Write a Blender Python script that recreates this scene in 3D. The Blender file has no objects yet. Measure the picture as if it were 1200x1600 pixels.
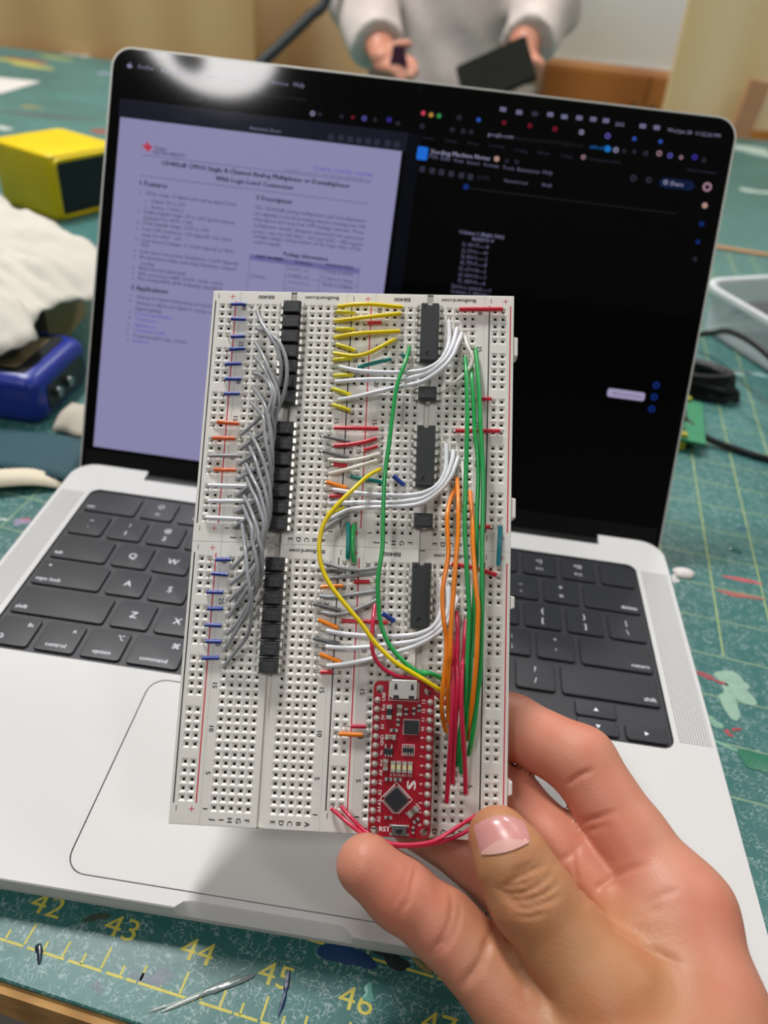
import bpy, bmesh, math, random
import numpy as np
from mathutils import Matrix, Vector
random.seed(7); np.random.seed(7)
S = 0.001                                   # all coordinates below are millimetres
scene = bpy.context.scene
COL = scene.collection
# ------------------------------------------------------------------ camera
cam_d = bpy.data.cameras.new('camera'); cam = bpy.data.objects.new('camera', cam_d); COL.objects.link(cam)
scene.camera = cam
FPX = 1194.14
cam.matrix_world = Matrix(((0.989355, -0.139574, 0.041185, 0.183381), (0.117079, 0.595350, -0.794890, -0.105808), (0.086427, 0.791250, 0.605354, 0.254664), (0, 0, 0, 1)))
cam_d.sensor_fit = 'VERTICAL'; cam_d.sensor_height = 36.0; cam_d.sensor_width = 27.0
cam_d.lens = FPX / 1600 * 36.0
cam_d.clip_start = 0.01; cam_d.clip_end = 50
cam_d.dof.use_dof = True; cam_d.dof.focus_distance = 0.236; cam_d.dof.aperture_fstop = 10.5
# ------------------------------------------------------------------ world, exposure
world = bpy.data.worlds.new('world'); scene.world = world; world.use_nodes = True
world.node_tree.nodes['Background'].inputs[0].default_value = (0.97, 0.985, 1.0, 1)
world.node_tree.nodes['Background'].inputs[1].default_value = 0.11
vs = scene.view_settings
vs.view_transform = 'Standard'; vs.look = 'None'; vs.gamma = 1.0; vs.use_curve_mapping = False
vs.exposure = -0.15
LAMP_MAIN, LAMP_FILL, LAMP_FRONT = 112.0, 28.0, 31.0       # emission of the round ceiling lamps, the fill ones being added
# ------------------------------------------------------------------ materials
def lin(c):
    if isinstance(c, str):
        c = [int(c[i:i+2], 16)/255 for i in (0, 2, 4)]
    return tuple((v/12.92 if v <= .04045 else ((v+.055)/1.055)**2.4) for v in c) + (1.0,)
MATS = {}
def mat(name, col, rough=.5, metal=0., var=0., vscale=400., bump=0., bscale=1500., spec=.5, coat=0., emit=None, estr=1., sss=0., sssr=(1, .3, .15), trans=0., ior=1.45, alpha=1.):
    if name in MATS: return MATS[name]
    m = bpy.data.materials.new(name); m.use_nodes = True; nt = m.node_tree; b = nt.nodes['Principled BSDF']
    b.inputs['Base Color'].default_value = lin(col); b.inputs['Roughness'].default_value = rough; b.inputs['Metallic'].default_value = metal
    b.inputs['Specular IOR Level'].default_value = spec; b.inputs['Coat Weight'].default_value = coat; b.inputs['IOR'].default_value = ior
    b.inputs['Transmission Weight'].default_value = trans; b.inputs['Alpha'].default_value = alpha
    if sss: b.inputs['Subsurface Weight'].default_value = sss; b.inputs['Subsurface Radius'].default_value = sssr; b.inputs['Subsurface Scale'].default_value = .004
    if emit: b.inputs['Emission Color'].default_value = lin(emit); b.inputs['Emission Strength'].default_value = estr
    if var or bump:
        tc = nt.nodes.new('ShaderNodeTexCoord')
    if var:
        n = nt.nodes.new('ShaderNodeTexNoise'); n.inputs['Scale'].default_value = vscale; n.inputs['Detail'].default_value = 3
        nt.links.new(tc.outputs['Object'], n.inputs['Vector'])
        r = nt.nodes.new('ShaderNodeMix'); r.data_type = 'RGBA'
        c = lin(col); r.inputs[6].default_value = tuple(max(0, v*(1-var)) for v in c[:3])+(1,); r.inputs[7].default_value = tuple(min(1, v*(1+var)) for v in c[:3])+(1,)
        nt.links.new(n.outputs['Fac'], r.inputs[0]); nt.links.new(r.outputs[2], b.inputs['Base Color'])
    if bump:
        n2 = nt.nodes.new('ShaderNodeTexNoise'); n2.inputs['Scale'].default_value = bscale; n2.inputs['Detail'].default_value = 4
        nt.links.new(tc.outputs['Object'], n2.inputs['Vector'])
        bp = nt.nodes.new('ShaderNodeBump'); bp.inputs['Strength'].default_value = bump; bp.inputs['Distance'].default_value = .0003
        nt.links.new(n2.outputs['Fac'], bp.inputs['Height']); nt.links.new(bp.outputs['Normal'], b.inputs['Normal'])
    MATS[name] = m; return m
def node(nt, t, **kw):
    n = nt.nodes.new(t)
    for k, v in kw.items():
        if k.startswith('i_'):
            key = k[2:]; n.inputs[int(key) if key.isdigit() else key].default_value = v
        else: setattr(n, k, v)
    return n
# ------------------------------------------------------------------ mesh building
class MB:
    def __init__(s): s.v = []; s.f = []; s.m = []
    def add(s, vs_, fs, mi=0, M=None):
        o = len(s.v)
        if M is not None: vs_ = [tuple(M @ Vector(p)) for p in vs_]
        s.v.extend([tuple(p) for p in vs_]); s.f.extend([tuple(i+o for i in f) for f in fs]); s.m.extend([mi]*len(fs)); return s
    def box(s, x0, x1, y0, y1, z0, z1, mi=0, M=None):
        return s.add([(x0,y0,z0),(x1,y0,z0),(x1,y1,z0),(x0,y1,z0),(x0,y0,z1),(x1,y0,z1),(x1,y1,z1),(x0,y1,z1)],
              [(3,2,1,0),(4,5,6,7),(0,1,5,4),(1,2,6,5),(2,3,7,6),(3,0,4,7)], mi, M)
    def loft(s, rings, mi=0, cap0=True, cap1=True, M=None, mi1=None):
        n = len(rings[0]); vv = [p for r in rings for p in r]; ff = []
        for k in range(len(rings)-1):
            for i in range(n):
                j = (i+1) % n; ff.append((k*n+i, k*n+j, (k+1)*n+j, (k+1)*n+i))
        if cap0: ff.append(tuple(range(n-1, -1, -1)))
        if cap1: ff.append(tuple((len(rings)-1)*n+i for i in range(n)))
        s.add(vv, ff, mi, M)
        if mi1 is not None and cap1: s.m[-1] = mi1
        return s
    def prism(s, poly, z0, z1, mi=0, M=None, bev=0., mi1=None):
        if bev:
            c = inset(poly, bev)
            return s.loft([[(x,y,z0) for x,y in poly], [(x,y,z1-bev) for x,y in poly], [(x,y,z1) for x,y in c]], mi, True, True, M, mi1)
        return s.loft([[(x,y,z0) for x,y in poly], [(x,y,z1) for x,y in poly]], mi, True, True, M, mi1)
    def tube(s, path, r, n=8, mi=0, caps=True, M=None):
        P = [Vector(p) for p in path]; rings = []; prev = None
        for i, p in enumerate(P):
            t = (P[min(i+1, len(P)-1)] - P[max(i-1, 0)])
            t = t.normalized() if t.length > 1e-9 else Vector((0,0,1))
            if prev is None:
                a = Vector((0,0,1)) if abs(t.z) < .9 else Vector((1,0,0)); u = t.cross(a).normalized()
            else:
                u = (prev - t*prev.dot(t)); u = u.normalized() if u.length > 1e-6 else t.orthogonal().normalized()
            prev = u; w = t.cross(u); rr = r[i] if isinstance(r, (list, tuple)) else r
            rings.append([tuple(p + (u*math.cos(2*math.pi*k/n) + w*math.sin(2*math.pi*k/n))*rr) for k in range(n)])
        return s.loft(rings, mi, caps, caps, M)
    def lathe(s, prof, n=24, mi=0, M=None, c=(0,0)):
        rings = [[(c[0]+r*math.cos(2*math.pi*k/n), c[1]+r*math.sin(2*math.pi*k/n), z) for k in range(n)] for r, z in prof]
        return s.loft(rings, mi, True, True, M)
    def mesh(s, name, mats, sharp=35):
        me = bpy.data.meshes.new(name)
        me.from_pydata([(a*S, b*S, c*S) for a, b, c in s.v], [], s.f)
        for m in mats: me.materials.append(m)
        if len(mats) > 1: me.polygons.foreach_set('material_index', s.m)
        me.polygons.foreach_set('use_smooth', [True]*len(me.polygons)); me.update()
        if sharp is not None: me.set_sharp_from_angle(angle=math.radians(sharp))
        return me
    def build(s, name, mats, parent=None, M=None, sharp=35, **kw):
        if not isinstance(mats, (list, tuple)): mats = [mats]
        return obj(name, s.mesh(name, mats, sharp), parent, M, **kw)
def obj(name, me, parent=None, M=None, label=None, cat=None, group=None, kind=None):
    o = bpy.data.objects.new(name, me); COL.objects.link(o)
    if parent is not None: o.parent = parent
    if M is not None: o.matrix_basis = mm(M)
    return tag(o, label, cat, group, kind)
def tag(o, label=None, cat=None, group=None, kind=None):
    if label: o['label'] = label
    if cat: o['category'] = cat
    if group: o['group'] = group
    if kind: o['kind'] = kind
    return o
def mm(M):
    M = M.copy(); M.translation = M.translation * S; return M
def T(x, y, z=0): return Matrix.Translation((x, y, z))
def Rz(a): return Matrix.Rotation(math.radians(a), 4, 'Z')
def Rx(a): return Matrix.Rotation(math.radians(a), 4, 'X')
def Ry(a): return Matrix.Rotation(math.radians(a), 4, 'Y')
def empty(name, M=None, **kw): return obj(name, None, None, M, **kw)
def rrect(x0, x1, y0, y1, r, n=5):
    out = []
    for cx, cy, a0 in ((x1-r, y1-r, 0), (x0+r, y1-r, 90), (x0+r, y0+r, 180), (x1-r, y0+r, 270)):
        for k in range(n+1):
            a = math.radians(a0+90*k/n); out.append((cx+r*math.cos(a), cy+r*math.sin(a)))
    return out
def circ(cx, cy, r, n=16): return [(cx+r*math.cos(2*math.pi*k/n), cy+r*math.sin(2*math.pi*k/n)) for k in range(n)]
def inset(poly, d):
    n = len(poly); out = []
    for i in range(n):
        a, b, c = (Vector(poly[(i+k) % n]) for k in (-1, 0, 1))
        e1 = (b-a); e2 = (c-b)
        e1 = e1.normalized() if e1.length > 1e-9 else e2.normalized(); e2 = e2.normalized() if e2.length > 1e-9 else e1
        n1 = Vector((-e1.y, e1.x)); n2 = Vector((-e2.y, e2.x)); h = n1+n2
        h = h/max(h.length_squared, .5)*2 if h.length > 1e-6 else n1
        h = h*.5*2/2 if False else h
        out.append((b.x+h.x*d, b.y+h.y*d))
    return out
def smooth_path(P, sub=6):
    P = [np.array(p, float) for p in P]
    if len(P) == 2: return [tuple(P[0]), tuple((P[0]+P[1])/2), tuple(P[1])]
    Q = [2*P[0]-P[1]] + P + [2*P[-1]-P[-2]]; out = []
    for i in range(1, len(Q)-2):
        a, b, c, d = Q[i-1:i+3]
        for k in range(sub):
            t = k/sub
            out.append(tuple(.5*((2*b)+(c-a)*t+(2*a-5*b+4*c-d)*t*t+(3*b-a-3*c+d)*t**3)))
    out.append(tuple(P[-1])); return out
_tc = {}
def text2d(s, res=2):
    """outline of a string as flat polygons, width and height in em-like units (cap height about .73)"""
    if (s, res) in _tc: return _tc[(s, res)]
    cu = bpy.data.curves.new('t', 'FONT'); cu.body = s; cu.size = 1; cu.resolution_u = res
    ob = bpy.data.objects.new('t', cu); me = bpy.data.meshes.new_from_object(ob)
    v = [(p.co.x, p.co.y) for p in me.vertices]; f = [tuple(p.vertices) for p in me.polygons]
    bpy.data.objects.remove(ob); bpy.data.curves.remove(cu); bpy.data.meshes.remove(me)
    if not v: v = [(0, 0)]; f = []
    _tc[(s, res)] = (v, f); return v, f
def put_text(mb, s, cx, cy, h=None, w=None, rot=0, z=0, mi=0, align='c', bold=0., res=2, M=None):
    """h = cap height in mm, w = total width in mm"""
    v, f = text2d(s, res); xs = [p[0] for p in v]; ys = [p[1] for p in v]
    x0, x1 = min(xs), max(xs); W = max(x1-x0, 1e-3)
    sx = sy = (h/.69 if h else w/W)
    if h and w: sx = w/W
    ox = (x0+x1)/2 if align == 'c' else (x0 if align == 'l' else x1)
    oy = .345 if align != 'l' else 0
    ca, sa = math.cos(math.radians(rot)), math.sin(math.radians(rot))
    for kk, dx in enumerate([0] if not bold else [-bold, bold]):
        q = []
        for a, b in v:
            a = (a-ox)*sx+dx; b = (b-oy)*sy; q.append((cx+a*ca-b*sa, cy+a*sa+b*ca, z+kk*.02))
        mb.add(q, f, mi, M)

# ------------------------------------------------------------------ round ceiling lamps
def lamp(x, y, z, strength, label, hub=(0, 0)):
    t = empty('ceiling_lamp', T(x, y, z), label=label, cat='lamp', group='round ceiling lamps')
    MB().lathe([(150, 170), (165, 160), (170, 60), (232, 20), (240, 0), (228, 0), (222, 14), (60, 20), (40, 20), (5, 20)], 40).build('lamp_housing', mat('lamp_black', '2a2c2e', .5, .3), t)
    d = MB()
    ri = [(hub[0]+50*math.cos(a), hub[1]+50*math.sin(a), 8) for a in [2*math.pi*k/40 for k in range(40)]]
    ro = [(224*math.cos(a), 224*math.sin(a), 8) for a in [2*math.pi*k/40 for k in range(40)]]
    d.add(ri+ro, [(k, (k+1) % 40, 40+(k+1) % 40, 40+k) for k in range(40)])
    d.build('diffuser', mat('lamp_glow_%g' % strength, 'ffffff', .5, emit='fffcfb', estr=strength), t)
    MB().lathe([(54, 19), (54, 6), (40, 0), (3, 0)], 24, c=hub).build('hub', mat('lamp_grey', '55585c', .5, .3), t)
    MB().tube([(0, 0, 160), (0, 0, 330)], 12, 10).build('stem', mat('lamp_black', '2a2c2e'), t)
lamp(-560, 1050, 2000, LAMP_MAIN, 'round black ceiling lamp over the far left of the table')
lamp(-662, -1058, 2000, LAMP_FRONT, 'round ceiling lamp mirrored in the top left of the laptop screen', (-78, -92))
lamp(1700, 1050, 2000, LAMP_FILL, 'added unseen fill lamp over the far right of the table')  # unseen lamp, added as fill light for the right side
lamp(620, 2350, 2000, 60.0, 'added unseen lamp brightening the back wall')  # added to brighten the whiteboard, wall and far side of the room
lamp(1700, -1120, 2000, LAMP_FILL, 'added unseen fill lamp behind the photographer on the right')  # another added fill lamp, out of view behind the camera
# ------------------------------------------------------------------ room
concrete = mat('concrete', '8c8985', .8, var=.2, vscale=9, bump=.3, bscale=60)
MB().box(-3500, 4000, -2500, 3400, -790, -760).build('floor', concrete, kind='structure')
MB().box(-3500, 4000, -2500, 3400, 2320, 2350).build('ceiling', mat('ceiling_paint', 'd8d6d0', .9, var=.03, vscale=5), kind='structure')
MB().box(-3500, 4000, 3000, 3060, -760, 2320).build('wall_back', mat('wall_paint', 'd9dcd6', .85, var=.03, vscale=4), kind='structure')
MB().box(-3500, 4000, -2560, -2500, -760, 2320).build('wall_front', mat('wall_paint_dark', '6b6a68', .85, var=.03, vscale=4), kind='structure')
MB().box(-3560, -3500, -2560, 3060, -760, 2320).build('wall_left', mat('wall_paint', 'd9dcd6'), kind='structure')
MB().box(4000, 4060, -2560, 3060, -760, 2320).build('wall_right', mat('wall_paint', 'd9dcd6'), kind='structure')
def wood(name, c0, c1, scale=(1., 1., 8.), rough=.6, ring=3., dist=4.):
    m = bpy.data.materials.new(name); m.use_nodes = True; nt = m.node_tree; b = nt.nodes['Principled BSDF']
    tc = node(nt, 'ShaderNodeTexCoord'); mp = node(nt, 'ShaderNodeMapping'); mp.inputs['Scale'].default_value = scale
    w = node(nt, 'ShaderNodeTexWave', wave_type='BANDS', bands_direction='X', i_Scale=ring, i_Distortion=dist, i_Detail=3.)
    n = node(nt, 'ShaderNodeTexNoise', i_Scale=2.2, i_Detail=4.)
    mx = node(nt, 'ShaderNodeMath', operation='MULTIPLY_ADD'); mx.inputs[1].default_value = .4; cr = node(nt, 'ShaderNodeValToRGB')
    cr.color_ramp.elements[0].color = lin(c0); cr.color_ramp.elements[1].color = lin(c1); cr.color_ramp.elements[0].position = .3; cr.color_ramp.elements[1].position = .95
    L = nt.links.new
    L(tc.outputs['Object'], mp.inputs[0]); L(mp.outputs[0], w.inputs[0]); L(mp.outputs[0], n.inputs['Vector']); L(w.outputs['Fac'], mx.inputs[0]); L(n.outputs['Fac'], mx.inputs[2]); L(mx.outputs[0], cr.inputs[0]); L(cr.outputs[0], b.inputs['Base Color'])
    b.inputs['Roughness'].default_value = rough; MATS[name] = m; return m

# ------------------------------------------------------------------ table and cutting mat
MAT_A = -0.12055; MAT_O = (108.92, -15.60)          # printed ruler origin (43 inch mark) and its direction on the table
MATM = T(MAT_O[0], MAT_O[1], 0) @ Matrix.Rotation(MAT_A, 4, 'Z')
ply = wood('plywood_edge', '8a5f2c', 'b98d50', (3, 3, 40), .7, 6., 3.)
tb = empty('work_table', MATM, label='large wooden work table carrying the green cutting mat', cat='table')
MB().prism([(-1500, -12.5), (1500, -12.5), (1500, 1718), (-1500, 1437)], -21, -2.2).build('table_top', ply, tb)
for lx in (-1420, 1420):
    for ly in (60, 1360): MB().box(lx-40, lx+40, ly-40, ly+40, -760, -21).build('leg', ply, tb)
def mat_material():
    m = bpy.data.materials.new('cutting_mat'); m.use_nodes = True; nt = m.node_tree; b = nt.nodes['Principled BSDF']; L = nt.links.new
    tc = node(nt, 'ShaderNodeTexCoord')
    n1 = node(nt, 'ShaderNodeTexNoise', i_Scale=420., i_Detail=1.5, i_Roughness=.6); n2 = node(nt, 'ShaderNodeTexNoise', i_Scale=210., i_Detail=2.); n3 = node(nt, 'ShaderNodeTexNoise', i_Scale=7., i_Detail=5., i_Roughness=.6)
    for n in (n1, n2, n3): L(tc.outputs['Object'], n.inputs['Vector'])
    s = node(nt, 'ShaderNodeMath', operation='SUBTRACT'); s.inputs[1].default_value = .5; a = node(nt, 'ShaderNodeMath', operation='ABSOLUTE')
    L(n1.outputs['Fac'], s.inputs[0]); L(s.outputs[0], a.inputs[0])
    r = node(nt, 'ShaderNodeMapRange'); r.inputs['From Min'].default_value = .032; r.inputs['From Max'].default_value = .016; L(a.outputs[0], r.inputs['Value'])
    r2 = node(nt, 'ShaderNodeMapRange'); r2.inputs['From Min'].default_value = .43; r2.inputs['From Max'].default_value = .5; L(n2.outputs['Fac'], r2.inputs['Value'])
    mu = node(nt, 'ShaderNodeMath', operation='MULTIPLY'); L(r.outputs[0], mu.inputs[0]); L(r2.outputs[0], mu.inputs[1])
    mu2 = node(nt, 'ShaderNodeMath', operation='MULTIPLY'); mu2.inputs[1].default_value = .48; L(mu.outputs[0], mu2.inputs[0])
    base = node(nt, 'ShaderNodeValToRGB'); base.color_ramp.elements[0].position = .32; base.color_ramp.elements[1].position = .75
    base.color_ramp.elements[0].color = lin('265e5b'); base.color_ramp.elements[1].color = lin('3c7a76'); L(n3.outputs['Fac'], base.inputs[0])
    mx = node(nt, 'ShaderNodeMix', data_type='RGBA'); mx.inputs[7].default_value = lin('a3b8b8'); L(mu2.outputs[0], mx.inputs[0]); L(base.outputs[0], mx.inputs[6]); L(mx.outputs[2], b.inputs['Base Color'])
    rr = node(nt, 'ShaderNodeMapRange'); rr.inputs['To Min'].default_value = .32; rr.inputs['To Max'].default_value = .5; L(n3.outputs['Fac'], rr.inputs['Value']); L(rr.outputs[0], b.inputs['Roughness'])
    bp = node(nt, 'ShaderNodeBump'); bp.inputs['Strength'].default_value = .25; bp.inputs['Distance'].default_value = .0002; L(n1.outputs['Fac'], bp.inputs['Height']); L(bp.outputs[0], b.inputs['Normal'])
    return m
cm = MB().prism([(-1495, -9.8), (1495, -9.8), (1495, 1710), (-1495, 1430)], -2.2, 0, bev=.5).build('cutting_mat', mat_material(), None, MATM, label='huge green cutting mat with yellow inch grid covering the table', cat='cutting mat')
yel = mat('print_yellow', 'c4bb52', .5, var=.25, vscale=300); yelp = mat('print_pale', '9cae74', .5, var=.3, vscale=120); yelq = mat('print_paler', '7f9c7c', .5, var=.35, vscale=90)
I = 25.4
for i in range(3, 22):
    n0 = 7.75 if i == 8 else 1.0
    MB().box(i*I-.42, i*I+.42, n0*I, 33.4*I, 0, .06).build('grid_line', yelp, cm)
for k in range(4, 33):
    y = (k+.71)*I
    MB().box(3*I, 22*I, y-.42, y+.42, 0, .05).build('grid_line', yelq, cm)
for i in range(-9, -3): MB().box(i*I-.42, i*I+.42, 1*I, 9.5*I, 0, .06).build('grid_line', yelq, cm)
for k in (5, 6, 7, 8): MB().box(-9*I, -3.2*I, (k+.71)*I-.42, (k+.71)*I+.42, 0, .05).build('grid_line', yelq, cm)
rnd = random.Random(3)
x = -9*I
while x < 7*I:
    w_ = rnd.uniform(3, 11)
    if rnd.random() < .86: MB().box(x, x+w_, -.38, .38, 0, .06).build('ruler_dash', yel, cm)
    x += w_ + rnd.uniform(0, 1.6)
x = -3*I
while x < 9*I:
    w_ = rnd.uniform(3, 14)
    if rnd.random() < .9: MB().box(x, x+w_, I-.38, I+.38, 0, .06).build('ruler_dash', yel, cm)
    x += w_ + rnd.uniform(0, 2)
for q in range(-32, 24):
    h_ = (.27, .13, .2, .13)[q % 4]*I
    MB().box(q*I/4-.35, q*I/4+.35, rnd.uniform(0, .8), h_, 0, .06).build('ruler_tick', yel, cm)
for k in range(-6, 6):
    t_ = MB(); put_text(t_, str(43+k), k*I, .51*I, h=6.4, w=10.6, z=.07, res=3, bold=0); t_.build('ruler_number', yel, cm)
def splat(i, n, rx, ry, ang, col, seed, hgt=.25, rough=.35, jag=.35):
    rnd = random.Random(seed); ph = [rnd.uniform(0, 6.28) for _ in range(5)]; am = [rnd.uniform(.3, 1)*jag/(k+1) for k in range(5)]; P = []
    ca, sa = math.cos(math.radians(ang)), math.sin(math.radians(ang))
    for k in range(36):
        a = 2*math.pi*k/36; r = 1+sum(am[j]*math.sin((j+2)*a+ph[j]) for j in range(5)); x = rx*r*math.cos(a); y = ry*r*math.sin(a)
        P.append((i*I+x*ca-y*sa, n*I+x*sa+y*ca))
    c = (i*I, n*I); Q = [(c[0]+(x-c[0])*.8, c[1]+(y-c[1])*.8) for x, y in P]
    MB().loft([[(x, y, 0) for x, y in P], [(x, y, hgt*.6) for x, y in P], [(x, y, hgt) for x, y in Q]]).build('paint_splat', mat('paint_'+col, col, rough, var=.25, vscale=250, bump=.4, bscale=900), cm, sharp=60)
splat(7.24, 9.68, 3, 2.2, 60, 'bfc0bf', 2, 0.5, 0.5, 0.5)
splat(8.64, 10.14, 9, 1.6, 2, 'c05a62', 3, 0.2, 0.4, 0.3)
splat(8.51, 9.62, 9, 2, 4, 'a8605c', 4, 0.2, 0.4, 0.4)
splat(8.12, 7.06, 9, 6.5, -10, '8fb09c', 5, 0.2, 0.5, 0.38)
splat(7.98, 6.61, 4.5, 7, 10, '8fb09c', 6, 0.2, 0.5, 0.3)
splat(8.27, 5.51, 6.5, 5.5, 0, '2f7358', 7, 0.4, 0.3, 0.3)
splat(7.87, 5.66, 9, 0.9, -14, '7aa893', 8, 0.15, 0.5, 0.3)
splat(7.71, 7.11, 7, 1.4, -10, '9c4a50', 9, 0.2, 0.5, 0.7)
splat(7.88, 5.95, 1.6, 1.2, 0, 'b0444c', 10, 0.2, 0.5, 0.6)
splat(8.02, 6.07, 2, 1, 40, '9c4448', 11, 0.2, 0.5, 0.6)
splat(7.69, 6.10, 3, 2.2, 0, '7fa894', 30, 0.2, 0.5, 0.6)
splat(8.62, 11.13, 3.4, 2.6, 0, '2f6660', 12, 0.5, 0.08, 0.2)
splat(8.89, 12.02, 2.6, 1.8, 0, '4a7086', 13, 0.4, 0.1, 0.3)
splat(9.26, 11.42, 2, 1.6, 0, '4c8080', 14, 0.4, 0.1, 0.3)
splat(9.50, 20.54, 22, 5, 8, 'a9c4c2', 15, 0.1, 0.5, 0.6)
splat(10.10, 20.70, 14, 3, 4, '9dbdba', 16, 0.1, 0.5, 0.6)
splat(-36.56, 52.60, 70, 18, 0, 'a8a85a', 17, 0.2, 0.5, 0.7)
splat(-36.60, 53.81, 34, 12, 0, 'b0563e', 18, 0.25, 0.5, 0.5)
splat(-36.20, 56.47, 50, 10, 0, '8f9a5c', 19, 0.2, 0.5, 0.6)
splat(-37.44, 60.22, 30, 14, 0, 'c8cabc', 20, 0.3, 0.5, 0.4)
splat(-35.70, 58.92, 24, 10, 0, 'b4b8ac', 21, 0.3, 0.5, 0.4)
splat(-27.53, 40.32, 16, 8, 0, '8a8350', 22, 0.2, 0.5, 0.5)
splat(-25.94, 38.75, 75, 6, 14, '554c50', 23, 0.2, 0.5, 0.4)
splat(-21.47, 37.32, 16, 9, 0, '8f4a44', 24, 0.2, 0.5, 0.4)
splat(-25.62, 35.02, 12, 10, 0, 'b8c2bc', 25, 0.3, 0.4, 0.4)
splat(-30.14, 53.09, 16, 10, 0, '8a9ab0', 26, 0.3, 0.4, 0.4)
splat(15.53, 58.73, 60, 26, 0, 'b3c8be', 27, 0.1, 0.5, 0.6)
splat(14.34, 46.27, 30, 10, 0, 'c2d2cc', 28, 0.1, 0.5, 0.6)
splat(-5.71, 7.00, 4, 3, 0, '8c84a0', 31, 0.2, 0.5, 0.5)
splat(-5.68, 7.07, 2, 1.4, 0, 'b06a78', 32, 0.25, 0.5, 0.5)
splat(-6.08, 6.93, 2.4, 0.8, 30, 'b9c6c2', 33, 0.2, 0.5, 0.5)
splat(1.26, 0.09, 12, 0.9, 38, '9aa6a0', 34, 0.5, 0.15, 0.3)
splat(1.46, 0.24, 8, 1.3, 42, '6f7c7a', 35, 0.6, 0.15, 0.4)
splat(0.92, -0.13, 4, 0.7, 34, '8f9a96', 36, 0.3, 0.2, 0.4)
splat(2.17, 0.37, 1, 5, 4, '14304e', 37, 0.2, 0.3, 0.5)
splat(3.12, 0.61, 1.8, 2.2, 0, '5f9c90', 38, 0.3, 0.3, 0.5)
splat(2.75, 0.95, 7, 3.6, 0, '1a3a62', 39, 0.15, 0.5, 0.4)
splat(3.28, 1.08, 6, 2.4, -8, '20262a', 40, 0.15, 0.6, 0.4)
splat(3.64, 1.11, 3, 1.4, -20, '8a7a4a', 41, 0.2, 0.5, 0.6)
splat(-0.78, -0.01, 1.2, 2.4, 30, '1c2a3a', 42, 0.3, 0.2, 0.4)
splat(0.63, 0.10, 4, 2.4, 0, '6f7f86', 43, 0.06, 0.5, 0.8)
splat(0.06, -0.16, 1.8, 1.6, 0, '6f7f86', 44, 0.06, 0.5, 0.8)
splat(0.70, 0.10, 1.6, 2.6, 0, '76808a', 45, 0.08, 0.5, 0.8)
splat(-0.34, 0.54, 4.5, 1, 20, '3c4a3a', 46, 0.08, 0.6, 0.4)
splat(6.92, 3.56, 3, 2, 0, '4f8f84', 47, 0.1, 0.5, 0.6)
MB().loft([[(x*k*(1+.12*math.sin(3*a)), y*k*(1+.1*math.cos(2*a)), z) for a, (x, y) in ((2*math.pi*j/24, (5.4*math.cos(2*math.pi*j/24), 4.2*math.sin(2*math.pi*j/24))) for j in range(24))] for k, z in ((1, 0.1), (1.02, .8), (.85, 1.8), (.45, 2.5))]).build('glue_blob', mat('glue_white', 'd8d3d0', .45, bump=.3, bscale=400), None, T(326.7, 211.6, 0), label='small white glue blob on the mat beside the rear right laptop corner', cat='blob')

# ------------------------------------------------------------------ laptop
alu = mat('aluminium', 'd6d6d5', .6, 0., spec=.3, var=.05, vscale=4000, bump=.12, bscale=9000)
alu_edge = mat('aluminium_edge', 'd9d8d2', .4, .3)
black_deck = mat('keyboard_black', '303237', .5, var=.1, vscale=200)
key_m = mat('key_black', '2f3136', .42, var=.12, vscale=150, spec=.4)
legend_m = mat('key_legend', 'd8dbe2', .5, emit='d8dbe2', estr=.3)
black_gl = mat('screen_glass', '040507', .06, spec=.4)
hinge_m = mat('hinge_black', '101113', .45)
lap = empty('laptop', T(0, 0, 0), label='open silver laptop with black keyboard and a half-white screen', cat='laptop')
LW, LD, DZ = 312.6, 218.5, 12.75
def base_outline():
    P = []                                              # x, y, front-notch depth, rear recess
    r = 11
    P += [(x, 0, 0, 0) for x in np.linspace(r, 127, 12)]
    for k in range(25):
        x = 127.3+55.1*k/24; e = min(x-127.3, 182.4-x); d = 2.6*min(1, math.sqrt(max(0, 1-(1-min(e/5.5, 1))**2))); P.append((x, 0, d, 0))
    P += [(x, 0, 0, 0) for x in np.linspace(182.9, LW-r, 12)]
    P += [(LW-r+r*math.sin(a), r-r*math.cos(a), 0, 0) for a in np.radians(np.arange(10, 91, 10))]
    P += [(LW, y, 0, 0) for y in np.linspace(30, LD-14, 8)]
    P += [(LW-12+12*math.cos(a), LD-12+12*math.sin(a), 0, 0) for a in np.radians(np.arange(10, 90, 10))]
    P += [(LW-12, LD, 0, 0), (279.6, LD, 0, 0), (279.2, LD, 0, 1)] + [(x, LD, 0, 1) for x in np.linspace(260, 60, 9)] + [(38.6, LD, 0, 1), (38.2, LD, 0, 0), (12, LD, 0, 0)]
    P += [(12-12*math.sin(a), LD-12+12*math.cos(a), 0, 0) for a in np.radians(np.arange(10, 90, 10))]
    P += [(0, y, 0, 0) for y in np.linspace(LD-14, 30, 8)]
    P += [(r-r*math.cos(a), r-r*math.sin(a), 0, 0) for a in np.radians(np.arange(10, 90, 10))]
    return P
BO = base_outline()
def ring(z, ins, notch, rec):
    out = []; cx, cy = LW/2, LD/2
    for x, y, d, rr in BO:
        yy = y + d*notch - (rec if rr else 0)
        sx = (LW-2*ins)/LW; sy = (LD-2*ins)/LD
        out.append((cx+(x-cx)*sx, cy+(yy-cy)*sy, z))
    return out
WX0, WX1, WY0, WY1 = 16.9, 295.7, 87.35, 197.15             # keyboard well
TX0, TX1, TY0, TY1 = 90.0, 222.6, 5.6, 83.75                # trackpad
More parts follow.
